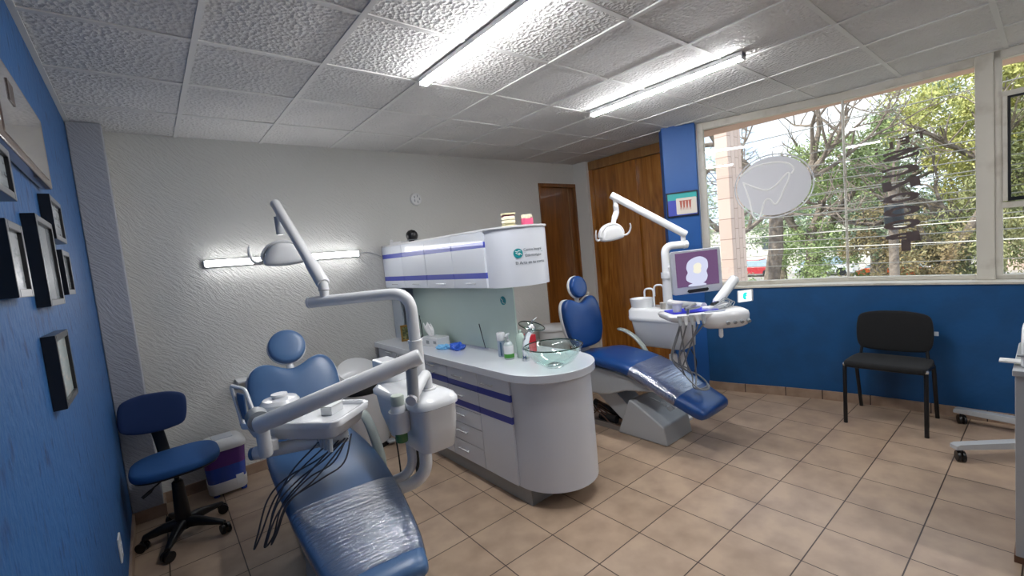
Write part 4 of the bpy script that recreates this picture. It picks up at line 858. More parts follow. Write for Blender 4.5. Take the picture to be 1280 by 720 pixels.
crossing = [(2.93, 1.69, .68), (2.90, 1.72, .72), (3.00, 1.66, .66), (2.96, 1.70, .70), (2.92, 1.74, .69)]
lows = [(3.02, 1.70, .545), (2.98, 1.74, .56), (3.06, 1.69, .53), (3.0, 1.76, .57), (3.04, 1.72, .55)]
for k in range(5):
    s = starts[k]; pts = [s, Vector(crossing[k]), Vector(lows[k])]
    if k in (0, 2, 3):
        j = .012*k; pts += [Vector((2.96, 1.66-j, .475)), Vector((3.02, 1.615-j, .462)), Vector((3.10, 1.63, .475)), Vector((3.13, 1.72, .52)), Vector((3.08, 1.81, .565)), Vector((3.00, 1.84, .66)), Vector((3.02, 1.76, .92))]
    else: pts += [Vector((2.99+.03*k, 1.78, .56)), Vector((2.96, 1.82, .68)), Vector((3.0, 1.76, .92))]
    bm = B(); tube(bm, spline(pts, 7), .0055, 8); obj('hose', bm, m_hose2, u2)

# ------------------------------------------------------------------ stool
st = thing('office_stool', 'small navy fabric swivel stool with black five star base by the blue wall', 'stool', (0.0, 3.47, 0))
sx, sy = 0.0, 3.47
seat_o = closed_spline([(.23, 0), (.21, .13), (.13, .20), (0, .215), (-.13, .20), (-.21, .13), (-.23, 0), (-.21, -.13), (-.13, -.195), (0, -.21), (.13, -.195), (.21, -.13)], 4)
bm = B(); pillow(bm, seat_o, .035, .02, (sx+.01, sy+.03, .475), (1, .0, .02), (0, 1, .02), edge=.25); obj('seat', bm, m_seat_blue, st, ang=80)
bm = B(); pillow(bm, [(u*.96, v*.96) for u, v in seat_o], .005, .02, (sx+.01, sy+.03, .462), (1, 0, .02), (0, 1, .02)); obj('seat_pan', bm, m_black, st, ang=80)
bo = closed_spline([(.175, .02), (.16, .095), (.09, .125), (0, .13), (-.09, .122), (-.165, .085), (-.18, 0), (-.165, -.085), (-.09, -.115), (0, -.12), (.09, -.11), (.16, -.08)], 4)
bm = B(); pillow(bm, bo, .025, .03, (-.062, 3.70, .765), (.985, .10, -.10), (.10, .14, 1), edge=.25); obj('backrest', bm, m_fab_blue, st, ang=80)
bm = B(); pl_ = [(-.075, 3.745, .72), (-.055, 3.76, .60), (-.04, 3.74, .47), (-.03, 3.66, .435), (-.02, 3.5, .435)]; rings = []
for i, p in enumerate(spline(pl_, 5)):
    pts_ = spline(pl_, 5); a = pts_[max(0, i-1)]; b_ = pts_[min(len(pts_)-1, i+1)]; tg = (b_-a).normalized(); rings.append(superring(p, Vector((1, 0, 0)), Vector((1, 0, 0)).cross(tg), .034, .010, 3, 12))
loft(bm, rings); obj('back_bar', bm, m_black, st, ang=60)
bm = B(); tube(bm, [(sx, sy, .36), (sx, sy, .455)], .014, 12); obj('gas_lift', bm, m_black, st)
bm = B(); tube(bm, [(sx, sy, .06), (sx, sy, .10), (sx, sy, .36), (sx, sy, .37)], [.04, .045, .03, .02], 18); obj('column', bm, m_black, st)
bm = B(); tube(bm, [(-.02, 3.42, .44), (-.11, 3.38, .40), (-.13, 3.37, .385), (-.17, 3.36, .365)], [.005, .005, .011, .010], 8); obj('height_lever', bm, m_black, st)
for k in range(5):
    a = math.radians(-112+72*k); ux, uy = math.cos(a), math.sin(a); ro = .255 if k != 4 else .21
    bm = B(); rings = []
    for r_, z, w_, h_ in ((.02, .095, .03, .035), (.10, .095, .025, .028), (.20, .078, .018, .018), (ro, .068, .014, .012)):
        c_ = Vector((sx+ux*r_, sy+uy*r_, z)); rings.append(superring(c_, Vector((-uy, ux, 0)), Vector((0, 0, 1)), w_, h_, 3, 12))
    loft(bm, rings); leg = obj('base_arm', bm, m_black, st, ang=60)
    bm = B(); c_ = Vector((sx+ux*ro, sy+uy*ro, .03)); ax = Vector((math.cos(a+1), math.sin(a+1), 0))
    for s in (-1, 1): tube(bm, [c_+ax*s*.008, c_+ax*s*.024], .03, 18)
    tube(bm, [c_, c_+Vector((0, 0, .035))], .008, 8); obj('caster', bm, m_black, leg)

# ------------------------------------------------------------------ waste bins
bn = thing('waste_bin', 'purple and blue plastic bin with white swing lid beside the stool', 'bin', (.30, 3.95, 0))
def rb(w_, h_, r, z): return [(x, y, z) for x, y in rrect(.290, 3.965, w_*1.1, h_*1.08, r)]
bm = B(); loft(bm, [rb(.22, .18, .05, .10), rb(.235, .195, .05, .22)]); obj('lower_body', bm, m_bin_blue, bn, ang=60)
bm = B(); loft(bm, [rb(.236, .196, .05, .22), rb(.25, .21, .05, .345)]); obj('upper_body', bm, m_purple, bn, ang=60)
bm = B(); loft(bm, [rb(.215, .175, .05, .02), rb(.225, .185, .05, .03), rb(.228, .188, .05, .105)]); obj('foot', bm, m_white, bn, ang=60)
bm = B(); loft(bm, [rb(.262, .222, .055, .34), rb(.268, .228, .055, .35), rb(.262, .222, .055, .375), rb(.20, .17, .05, .41), rb(.15, .12, .04, .415)]); obj('lid', bm, m_white, bn, ang=60)
bm = B(); box(bm, .23, .36, 3.90, 4.02, .412, .420); obj('flap', bm, m_lil, bn, bev=.003)
bm = B(); box(bm, .34, .39, 3.862, 3.873, .055, .13); obj('pedal_plate', bm, m_white2, bn, bev=.002)
for x in (.21, .385):
    bm = B(); tube(bm, [(x, 3.90, 0), (x, 3.90, .025)], .02, 12); obj('rubber_foot', bm, m_bin_blue, bn)
bn = thing('pedal_bin', 'tall white round bin with black rim behind the first chair arm', 'bin', (1.36, 3.86, 0))
bm = B(); lathe(bm, [(0, .03), (.165, .03), (.175, .05), (.185, .50), (0, .50)], (1.36, 3.86, 0), 40); obj('body', bm, m_white, bn)
bm = B(); lathe(bm, [(.15, 0), (.175, 0), (.175, .04), (.15, .04)], (1.36, 3.86, 0), 40); obj('base_ring', bm, m_black, bn)
bm = B(); lathe(bm, [(.186, .495), (.193, .50), (.193, .59), (.186, .6), (.17, .6), (.17, .50)], (1.36, 3.86, 0), 40); obj('liner_rim', bm, m_black, bn)
Mq = frame_m((1.36, 3.95, .66), (1, 0, 0), (0, .8, .45)); bm = B(); lathe(bm, [(.0, .03), (.10, .026), (.17, .008), (.185, -.015), (.18, -.02), (0, -.01)], Mq.to_translation(), 36, Mq.to_3x3()); obj('lid', bm, m_white, bn)
bm = B(); box(bm, 1.45, 1.52, 3.66, 3.74, .025, .045); obj('pedal', bm, m_lgrey, bn, bev=.008)
bn = thing('pedal_bin', 'white round bin with closed flat lid behind the sink cabinet beside the wooden door', 'bin', (3.74, 3.86, 0))
bm = B(); lathe(bm, [(0, .0), (.17, .0), (.175, .02), (.18, .60), (0, .60)], (3.74, 3.86, 0), 40); obj('body', bm, m_white, bn)
bm = B(); lathe(bm, [(.185, .595), (.20, .60), (.20, .625), (.15, .65), (0, .655)], (3.74, 3.86, 0), 40); obj('lid', bm, m_white, bn)

# ------------------------------------------------------------------ visitor chair
vc = thing('visitor_chair', 'black padded stacking chair with oval steel legs against the blue curved wall', 'chair', (4.3, .81, 0))
so_ = closed_spline([(-.235, -.19), (-.245, .0), (-.235, .16), (-.19, .205), (0, .215), (.19, .205), (.235, .16), (.245, 0), (.235, -.19), (.18, -.215), (0, -.22), (-.18, -.215)], 4)
# local: u along +y, v along -x(front) ; U x V = up
bm = B(); pillow(bm, so_, .03, .02, (4.27, .80, .462), (0, -1, 0), (1, 0, -.04), edge=.3); obj('seat', bm, m_fab_black, vc, ang=80)
bo_ = closed_spline([(-.20, .13), (-.10, .155), (0, .16), (.10, .155), (.20, .13), (.228, .07), (.232, -.05), (.215, -.125), (.17, -.15), (0, -.158), (-.17, -.15), (-.215, -.125), (-.232, -.05), (-.228, .07)], 4)
bm = B(); pillow(bm, bo_, .025, .02, (4.455, .80, .675), (0, 1, 0), (.10, 0, 1), edge=.3); obj('backrest', bm, m_fab_black, vc, ang=80)
for s in (-1, 1):
    y = .80+s*.235
    bm = B(); tube(bm, fillet([(4.08, y, 0), (4.10, y, .455), (4.13, y, .47), (4.25, y, .46), (4.40, y, .44)], .03, 4), .0135, 12); fl = obj('front_leg', bm, m_black, vc)
    bm = B(); lathe(bm, [(0, -.012), (.014, -.008), (.018, .004), (.014, .014), (0, .017)], (4.105, y, .462), 14); obj('cap', bm, m_chrome, fl)
    bm = B(); tube(bm, fillet([(4.53, y, 0), (4.40, y, .44), (4.36, y, .455)], .03, 4), .0135, 12); obj('rear_leg', bm, m_black, vc)
    bm = B(); tube(bm, fillet([(4.36, y-s*.03, .44), (4.42, y-s*.03, .46), (4.465, y-s*.05, .66)], .03, 4), .011, 10); obj('back_post', bm, m_black, vc)
bm = B(); tube(bm, [(4.16, .565, .435), (4.16, 1.035, .435)], .011, 10); tube(bm, [(4.38, .565, .435), (4.38, 1.035, .435)], .011, 10); obj('cross_bar', bm, m_black, vc)
bm = B(); box(bm, 4.46, 4.47, .542, .566, .655, .685); obj('tag', bm, m_lgrey, vc, label='small white tag at the side of the backrest')

# ------------------------------------------------------------------ frames on the blue wall
m_ffr = mat('black_frame_wood', '#121317', .35, coat=.2)
m_fedge = mat('worn_grey_frame_edge', '#77787c', .3, coat=.3)
def wall_frame(y0, y1, z0, z1, label, fm=None, paper='#c9cdd0', ink='#8d9499', d=.032, fw=.02, edge=None):
    t = thing('picture_frame', label, 'picture frame', (XL+d/2, (y0+y1)/2, z0), group='frames on the blue wall')
    bm = B(); xa, xb = XL+.001, XL+d
    for a, b, c_, e in ((y0, y0+fw, z0, z1), (y1-fw, y1, z0, z1), (y0+fw, y1-fw, z0, z0+fw), (y0+fw, y1-fw, z1-fw, z1)): box(bm, xa, xb, a, b, c_, e)
    obj('frame', bm, fm or m_ffr, t, smooth=False)
    bm = B(); x2 = xb+.0008
    for a, b, c_, e in ((y0, y0+fw, z0, z1), (y1-fw, y1, z0, z1), (y0+fw, y1-fw, z0, z0+fw), (y0+fw, y1-fw, z1-fw, z1)): box(bm, xb, x2, a+.002, b-.002, c_+.002, e-.002)
    obj('front_moulding', bm, edge or m_fedge, t, smooth=False)
    bm = B(); box(bm, xa, xb-.008, y0+fw, y1-fw, z0+fw, z1-fw); obj('certificate', bm, mat('certificate_paper', paper, .25, coat=.6, var=(18, ink, .5, .75, (1, 1, 4))), t, smooth=False)
wall_frame(2.34, 2.62, 1.79, 1.955, 'small upright black frame highest on the right, nearest the white plaster column')
wall_frame(1.95, 2.26, 1.55, 1.835, 'largest black frame in the middle of the group on the blue wall', paper='#8e9499')
wall_frame(1.53, 1.71, 1.585, 1.77, 'black frame at the left picture edge beside the largest frame')
wall_frame(2.41, 2.62, 1.58, 1.755, 'narrow black frame just behind the largest frame', paper='#6c7277')
wall_frame(1.91, 2.19, 1.235, 1.462, 'black frame hanging lowest and alone on the blue wall', paper='#b9c6c4', ink='#d8cfc4', edge=m_ffr)
wall_frame(1.45, 1.72, 1.835, 1.965, 'dark frame cut by the left picture edge below the brown plaque', paper='#b4bbbf')
t = thing('wooden_plaque', 'large brown glossy plaque cut by the left picture edge', 'plaque', (XL+.02, 2.0, 1.99))
bm = B(); box(bm, XL+.001, XL+.035, 1.55, 2.44, 1.985, 2.245); obj('board', bm, mat('brown_plaque_wood', '#6a5348', .22, coat=.6), t, bev=.006)
bm = B(); box(bm, XL+.035, XL+.037, 1.7, 2.38, 2.01, 2.225); obj('printed_sheet', bm, mat('glossy_print', '#8b8688', .15, coat=.8, var=(9, '#b3aca2', .45, .6, (1, 1, 3))), t, smooth=False)
bm = B(); box(bm, XL+.037, XL+.040, 1.83, 1.90, 2.13, 2.19); obj('seal', bm, mat('dark_brown_seal', '#3a2a22', .3), t, bev=.002)
bm = B(); tube(bm, [(XL+.045, 1.56, 2.0), (XL+.045, 1.56, 2.22)], .006, 8); obj('metal_edge', bm, m_steel, t)
t = thing('wall_switch', 'white cover plate low on the blue wall at the bottom edge', 'switch', (XL, 2.9, .27))
bm = B(); box(bm, XL+.0005, XL+.009, 2.86, 2.95, .265, .385); obj('plate', bm, m_white, t, bev=.003)
bm = B(); box(bm, XL+.009, XL+.012, 2.89, 2.92, .30, .35); obj('rocker', bm, m_lil, t, bev=.001)

# poster on the blue column (front face from (4.15,2.50) to (4.30,2.23))
cdir = Vector((.15, -.27, 0)).normalized(); Mc = frame_m(Vector((4.225, 2.365, 1.888))+Vector((-.27, -.15, 0)).normalized()*.001, cdir, (0, 0, 1))
t = thing('tooth_poster', 'black framed teal and violet tooth anatomy poster on the blue column', 'poster', (4.22, 2.36, 1.77))
# local z = cdir x up points away from / to the room: check sign
zs_ = 1 if (Mc.to_3x3() @ Vector((0, 0, 1))).dot(Vector((-1, -.5, 0))) > 0 else -1
def pc(name, pts, a, b, m_, par, **k):
    bm = B(); prism(bm, pts, 'z', zs_*a, zs_*b, Mc); return obj(name, bm, m_, par, smooth=False, **k)
W2, H2 = .148, .122
bm = B()
for a, b, c_, e in ((-W2, -W2+.012, -H2, H2), (W2-.012, W2, -H2, H2), (-W2, W2, -H2, -H2+.012), (-W2, W2, H2-.012, H2)): prism(bm, [(a, c_), (b, c_), (b, e), (a, e)], 'z', 0, zs_*.02, Mc)
obj('frame', bm, m_ffr, t, smooth=False)
pr_ = pc('print', [(-.137, -.111), (.137, -.111), (.137, .111), (-.137, .111)], .002, .008, mat('violet_print', '#4a55b5', .3, coat=.4), t)
pc('print_band', [(-.137, .045), (.137, .045), (.137, .111), (-.137, .111)], .008, .009, mat('teal_band', '#3fb0ad', .3, coat=.4), pr_)
pc('drawing_panel', rrect(.038, -.02, .19, .16, .01), .009, .010, mat('cream_panel', '#ddd5c8', .4), pr_)
bm = B()
for k in range(4):
    x = -.012+.028*k; prism(bm, closed_spline([(x-.010, .03), (x+.010, .03), (x+.008, -.02), (x+.006, -.065), (x, -.03), (x-.006, -.065), (x-.008, -.02)], 3), 'z', zs_*.010, zs_*.011, Mc)
prism(bm, [(-.028, .035), (.088, .035), (.088, .028), (-.028, .028)], 'z', zs_*.0105, zs_*.0115, Mc)
obj('tooth_drawing', bm, mat('red_gum_print', '#b5614f', .4), pr_, smooth=False)

# ------------------------------------------------------------------ right edge: desk and mobile stand
dk = thing('desk', 'grey side panel of a desk cut by the right picture edge', 'desk', (3.05, -.3, 0))
bm = B(); box(bm, 2.80, 3.32, .075, .105, .03, .85); obj('side_panel', bm, m_lgrey, dk, bev=.002)
bm = B(); box(bm, 2.80, 3.32, .07, .11, 0, .035); obj('foot_strip', bm, mat('brown_edge', '#6a4a35', .5), dk, bev=.002)
bm = B(); box(bm, 2.78, 3.36, -1.2, .112, .85, .875); obj('desk_top', bm, m_lgrey, dk, bev=.003)
bm = B(); box(bm, 2.80, 3.32, -1.19, -1.16, 0, .85); obj('side_panel', bm, m_lgrey, dk, bev=.002)
bm = B(); box(bm, 3.26, 3.28, -1.16, .075, .3, .85); obj('modesty_panel', bm, m_lgrey, dk)
t = thing('wax_heater', 'white device with a paper tab on the desk at the right picture edge', 'device', (2.96, .04, .875))
bm = B(); prism(bm, [(2.84, .875), (2.86, .875+.11), (2.95, .875+.16), (3.08, .875+.16), (3.1, .875)], 'y', -.12, .09); obj('body', bm, m_white2, t, bev=.01)
bm = B(); box(bm, 2.83, 3.1, -.13, .10, .925, .932); obj('seam', bm, m_grey, t)
bm = B(); box(bm, 2.87, 2.93, .09, .155, .885, .892); obj('paper_tab', bm, m_whitep, t)
ms = thing('mobile_stand', 'grey rolling stand base with casters reaching in from the right picture edge', 'stand', (4.35, -.25, 0))
for a, b in (((3.77, .40), (4.35, -.22)), ((4.50, .47), (4.42, -.25)), ((3.80, -.75), (4.35, -.28)), ((4.55, -.8), (4.42, -.3))):
    d_ = Vector((b[0]-a[0], b[1]-a[1], 0)); L0 = d_.length; Ml = frame_m((a[0], a[1], .095), d_, Vector((0, 0, 1)))
    bm = B(); prism(bm, [(0, -.012), (0, .012), (.02, .022), (L0, .03), (L0, -.025)], 'z', -.028, .028, Ml); lg_ = obj('leg', bm, m_lgrey, ms, bev=.003)
    bm = B(); c_ = Vector((a[0], a[1], .033))+d_.normalized()*.04
    for s in (-1, 1): tube(bm, [c_+Vector((-.4, .9, 0)).normalized()*s*.006, c_+Vector((-.4, .9, 0)).normalized()*s*.02], .033, 18)
    tube(bm, [c_, c_+Vector((0, 0, .06))], .012, 8); obj('caster', bm, m_black, lg_)
bm = B(); tube(bm, [(4.38, -.26, .10), (4.38, -.26, 1.2)], .03, 16); obj('column', bm, m_lgrey, ms)
bm = B(); box(bm, 4.28, 4.48, -.40, -.12, 1.2, 1.4); obj('head_unit', bm, m_white, ms, bev=.02)

# ------------------------------------------------------------------ sticker and lettering on the big panes
M1, L1_ = seg_frame(WIN[0], WIN[1])
# tooth sticker, built in the pane's own plane (x along, z up); y negative = room side
def pane_pt(M, u, z, off=-.006): return M @ Vector((u, off, z))
ts = thing('tooth_decal', 'frosted grey disc with a tooth outline stuck on the left window pane', 'window decal', tuple(pane_pt(M1, .62, 1.72, -.006)))
m_frost = mat('frosted_film', '#d6d6da', .6)
cu, cz = .63, 1.955
def ell_(a, b, rot, n=48, s=1): return [(s*(a*math.cos(2*PI*k/n)*math.cos(rot)-b*math.sin(2*PI*k/n)*math.sin(rot)), s*(a*math.cos(2*PI*k/n)*math.sin(rot)+b*math.sin(2*PI*k/n)*math.cos(rot))) for k in range(n)]
def decal(name, pts, m_, o0, o1, par): 
    bm = B(); loft(bm, [[pane_pt(M1, cu+u, cz+v, o) for u, v in pts] for o in (o0, o1)]); return obj(name, bm, m_, par, smooth=False)
disc = decal('disc', ell_(.30, .27, .0), m_frost, -.0035, -.0045, ts)
def strip(pts, r, name, m_, par, closed=False, dash=None):
    bm = B(); P3 = [pane_pt(M1, cu+u, cz+v, -.0055) for u, v in pts]
    if dash:
        for i in range(0, len(P3)-1, dash[1]): tube(bm, P3[i:i+dash[0]+1], r, 5)
    else: tube(bm, P3, r, 5, closed=closed)
    return obj(name, bm, m_, par)
m_gap = mat('outline_daylight_white', '#f4f4f2', .6)  # white painted for daylight showing through the cut tooth lines
strip(ell_(.318, .29, 0, 60), .006, 'outer_ring', m_frost, ts, closed=True)
sp2 = lambda p, n=6: [(q.x, q.y) for q in spline([(a, b, 0) for a, b in p], n)]
strip(sp2([(-.27, .13), (-.15, .20), (0, .215), (.12, .19), (.17, .13), (.15, .09)]), .008, 'crown_line', m_gap, ts)
strip(sp2([(-.25, .07), (-.13, .0), (-.05, -.03), (.02, .0), (.12, .10), (.13, .05), (.09, -.04), (.05, -.13), (.01, -.17), (-.03, -.12), (-.07, -.13), (-.11, -.25), (-.14, -.30), (-.18, -.24), (-.20, -.1), (-.24, .06)]), .008, 'tooth_outline', m_gap, ts)
M2w, L2w = seg_frame(WIN[1], WIN[2])
vl = thing('window_lettering', 'brown lettering seen from behind on the right hand window pane', 'lettering', tuple(pane_pt(M2w, .45, 1.35, .008)))
m_let = mat('brown_vinyl', '#66504a', .5)
def mir_text(s, u, z, sx_, sz_, rot=0, name='letter'):
    bm = text_bm(s, 1.0, .001, bold=.05); lo = min(v.co.x for v in bm.verts); hi = max(v.co.x for v in bm.verts); b0 = min(v.co.y for v in bm.verts); h = max(v.co.y for v in bm.verts)-b0
    for v in bm.verts:
        x = -((v.co.x-(lo+hi)/2)/(hi-lo))*sx_; y = (v.co.y-b0)/h*sz_; x, y = x*math.cos(rot)-y*math.sin(rot), x*math.sin(rot)+y*math.cos(rot)
        v.co = M2w @ Vector((u+x, .006+.0012*(1 if v.co.z > 0 else 0), z+y))
    obj(name, bm, m_let, vl, smooth=False)
z0_ = 2.175
mir_text('T', .50, 2.155, .055, .06, .12); mir_text('E', .40, 2.135, .06, .06, .12); mir_text('L', .30, 2.11, .06, .06, .12); mir_text(':', .22, 2.09, .025, .05, .12)
for k, ch in enumerate('SCNOOOP'):
    mir_text(ch, .37, 2.02-.109*k-(.02 if k else 0), .235 if ch != 'P' else .22, .078, .10)
bm = B(); box(bm, .36, .42, .006, .008, 1.275, 1.37, M2w); obj('letter', bm, m_let, vl, smooth=False)

# ------------------------------------------------------------------ outside: street, trees, cars, wires
GZ = -2.6
struct('ground', box(B(), 5.6, 160, -90, 120, GZ-.3, GZ), mat('asphalt', '#8d8a86', .9, var=(.4, '#a7a29b', .4, .6)), smooth=False)
m_grass = mat('verge_grass', '#7d8f4c', .9, var=(1.5, '#a29a6a', .4, .6))
struct('verge', box(B(), 20, 34, -40, 70, GZ, GZ+.06), m_grass, smooth=False)
struct('pavement', box(B(), 5.6, 9, -40, 70, GZ, GZ+.12), mat('pavement_concrete', '#b5b0a8', .9), smooth=False)
def brickmat():
    M = mat('pink_tile_cladding', '#c9a798', .7); n = M.node_tree.nodes; L = M.node_tree.links
    g = n.new('ShaderNodeTexCoord'); mp = n.new('ShaderNodeMapping'); mp.inputs['Rotation'].default_value = (PI/2, 0, PI/2)
    br = n.new('ShaderNodeTexBrick'); br.inputs['Scale'].default_value = 1; br.inputs['Brick Width'].default_value = .3; br.inputs['Row Height'].default_value = .12; br.inputs['Mortar Size'].default_value = .006
    br.inputs['Color1'].default_value = hx('#cdb3a6'); br.inputs['Color2'].default_value = hx('#d9c2b6'); br.inputs['Mortar'].default_value = hx('#a58c80')
    L.new(g.outputs['Object'], mp.inputs['Vector']); L.new(mp.outputs['Vector'], br.inputs['Vector']); L.new(br.outputs['Color'], n['Principled BSDF'].inputs['Base Color']); return M
# pillar outside the left pane, bearing y/x = .445
single('pillar', (lambda b: (box(b, 6.72, 7.17, 3.01, 3.20, GZ, 3.6), b)[1])(B()), brickmat(), 'pink tiled square pillar standing just outside the left window pane', 'pillar', bev=.01)
rt_ = random.Random(11)
def foliage(bm, clusters, n, size, r, droop=0.0):
    tot = sum(q[3]*q[5] for q in clusters)
    for cx, cy, cz_, rx, ry, rz in clusters:
        subs = []                                                  # small sprays inside each crown
        for _ in range(26):
            a, b, c_ = r.gauss(0, .5), r.gauss(0, .5), r.gauss(0, .5); L0 = math.sqrt(a*a+b*b+c_*c_); f = min(1, .95/max(L0, .01)); subs.append((a*f, b*f, c_*f, r.uniform(.14, .34)))
        for _ in range(int(n*rx*rz/tot)):
            q = r.choice(subs); p = Vector((cx+(q[0]+r.gauss(0, q[3]*.6))*rx, cy+(q[1]+r.gauss(0, q[3]*.6))*ry, cz_+(q[2]+r.gauss(0, q[3]*.5)-droop*.06*r.random())*rz)); s = size*r.uniform(.5, 1.2)
            d1 = Vector((r.gauss(0, 1), r.gauss(0, 1), r.gauss(0, .7)-droop)).normalized(); d2 = d1.cross(Vector((r.gauss(0, 1), r.gauss(0, 1), r.gauss(0, 1)))).normalized()
            bm.faces.new((bm.verts.new(p+d1*s), bm.verts.new(p+d2*s*.42), bm.verts.new(p-d1*s), bm.verts.new(p-d2*s*.42)))
def branch(bm, p, d, L0, r0, depth, r, up_=.15):
    n = 4; pts = [p]; dd = d.copy()
    for k in range(n):
        dd = (dd+Vector((r.gauss(0, .16), r.gauss(0, .16), r.gauss(0, .12)+up_*.3))).normalized(); pts.append(pts[-1]+dd*L0/n)
    tube(bm, pts, [r0*(1-.45*k/n) for k in range(n+1)], 5 if depth < 3 else 7, cap=False)
    if depth > 0:
        for _ in range(r.choice((2, 3, 3))):
            i = r.randint(2, n); nd = (dd+Vector((r.gauss(0, .6), r.gauss(0, .6), r.gauss(0, .45)))).normalized(); branch(bm, pts[i], nd, L0*r.uniform(.6, .8), r0*.55, depth-1, r, up_)
def tree(loc, trunk_h, r0, lean, clusters, n, size, cols, label, seed, depth=4, droop=0, Lb=2.2, nb=3):
    r = random.Random(seed); t = thing('tree', label, 'tree', loc, group='trees across the street')
    b0 = Vector(loc); top = b0+Vector((lean[0], lean[1], trunk_h)); bm = B()
    tube(bm, [b0, b0.lerp(top, .3)+Vector((.05, .1, 0)), b0.lerp(top, .65)-Vector((0, .08, 0)), top], [r0*1.25, r0, r0*.9, r0*.75], 12)
    for k in range(nb):
        a = 2*PI*k/nb+r.uniform(-.4, .4); branch(bm, top-Vector((0, 0, r.uniform(0, trunk_h*.2))), Vector((math.cos(a)*.7, math.sin(a)*.9, .75)).normalized(), Lb, r0*.6, depth, r)
    obj('trunk', bm, m_bark, t)
    if n:
        for ci, col in enumerate(cols):
            bm = B(); foliage(bm, clusters[ci::len(cols)], n//len(cols), size, r, droop)
            obj('foliage', bm, mat('leaves_%s' % col.strip('#'), col, .65, var=(.8, cols[(ci+1) % len(cols)], .35, .75)), t, smooth=False)
def at_b(dist, slope): return dist, dist*slope     # x, y from a bearing
# bare dark tree at the left, green crown next to it
tree((15.5, 6.0, GZ), 5.2, .24, (.2, -.4), [], 0, .1, [], 'bare dark branching tree beside the pillar, seen through the left pane', 21, depth=5, Lb=2.6, nb=4)
tree((12.5, 5.6, GZ), 4.4, .14, (.1, .3), [(12.6, 5.9, .2, 1.0, .8, 1.6), (12.8, 6.4, 2.6, .9, .6, 1.5)], 2500, .05, ['#98a585'], 'thin pale tree at the far left of the window behind the pillar', 5, depth=4, Lb=1.6)
tree((18, 5.6, GZ), 4.0, .26, (.3, -.2), [(18, 4.9, 3.2, 1.6, 1.3, 1.2), (18, 3.9, 3.4, 1.4, 1.0, 1.3), (17.5, 5.2, .4, 1.6, 1.3, 1.2), (17.5, 4.6, -.9, 1.3, 1.4, .8)], 17000, .065, ['#a3b376', '#8a9a66'], 'bright green leafy tree left of the pane joint', 31, depth=4, Lb=2.2)
tree((24, 4.6, GZ), 4.6, .3, (.2, .3), [(24, 4.6, 3.4, 2, 1.9, 2.2), (24, 3.6, 5.2, 2, 1.9, 1.6), (23, 5.6, 1.4, 2, 1.3, 1.8), (23, 3.6, 1.0, 1.6, 1.6, 1.6)], 17000, .085, ['#9aa588', '#7f8d70'], 'grey green tree behind the pane joint', 41, depth=3, Lb=2.2)
tree((17, 2.8, GZ), 3.2, .22, (.5, -1.0), [(17, 3.2, .8, 1.2, 1.0, 1.0), (17, 2.2, .2, 1.2, .9, 1.2), (16.5, 3.0, -.6, 1, 1.3, .7)], 12000, .06, ['#8f7556', '#9a9668'], 'brownish autumn tree with a leaning dark trunk in the middle of the view', 51, depth=4, Lb=1.9)
tree((21, 1.9, GZ), 4.6, .28, (.3, .2), [(21, 1.2, 5.2, 2.2, 1.3, 1.7), (21, .7, 3.9, 1.6, 1.3, 1.8), (20.5, 1.5, 2.8, 1.4, 1.2, 1.5), (21, 2.6, 5.0, 1.6, 1.3, 1.3)], 24000, .075, ['#c6c070', '#a8ae6c'], 'tall yellow green tree filling the right pane', 61, depth=3, droop=1.0, Lb=2.3)
tree((18.5, 1.3, GZ), 3.4, .18, (.2, -.3), [(18.5, 1.7, .9, 1.1, .8, 1.5), (18.3, .9, .9, 1.1, .7, 1.7), (18.3, 1.2, -1.0, 1.2, 1.2, .9)], 16000, .06, ['#8f9a68', '#b4b07c'], 'drooping willow like tree low in the right pane', 71, depth=4, droop=1.4, Lb=1.5)
tree((19, -.3, GZ), 4.2, .2, (0, 0), [(19, -.2, 3.3, 1.4, 1.1, 1.9), (19, .4, 1.9, 1.1, .8, 1.5)], 8000, .07, ['#aaae80'], 'olive tree seen through the small side window', 81, depth=3, Lb=1.7)
tree((30, 10.5, GZ), 4.6, .25, (0, 0), [(30, 11, 3.0, 2.5, 2.5, 2.6), (30, 9, 1.6, 2.5, 2, 2.2)], 9000, .11, ['#a5b294', '#8fa085'], 'pale green distant tree behind the bare branches', 91, depth=3)
tree((34, 2, GZ), 4.4, .25, (0, 0), [(34, 3, 1.6, 3, 3.6, 2.8), (34, -1.5, 2.2, 3, 3.6, 2.8), (34, 6.5, 1.6, 3, 3, 2.8)], 16000, .13, ['#7c8966', '#8c966f'], 'wide dark green tree row closing the view behind the cars', 101, depth=3)
# hedge stretch below the trees
bm = B(); foliage(bm, [(26, y, GZ+.7, .6, 1.1, .7) for y in (-3, -1, 1, 3, 5, 7, 9, 11)], 9000, .09, rt_)
single('hedge', bm, mat('hedge_leaves', '#6d8a3c', .7, var=(1, '#8b9c50', .4, .6)), 'low leafy hedge along the street under the trees', 'hedge', smooth=False)
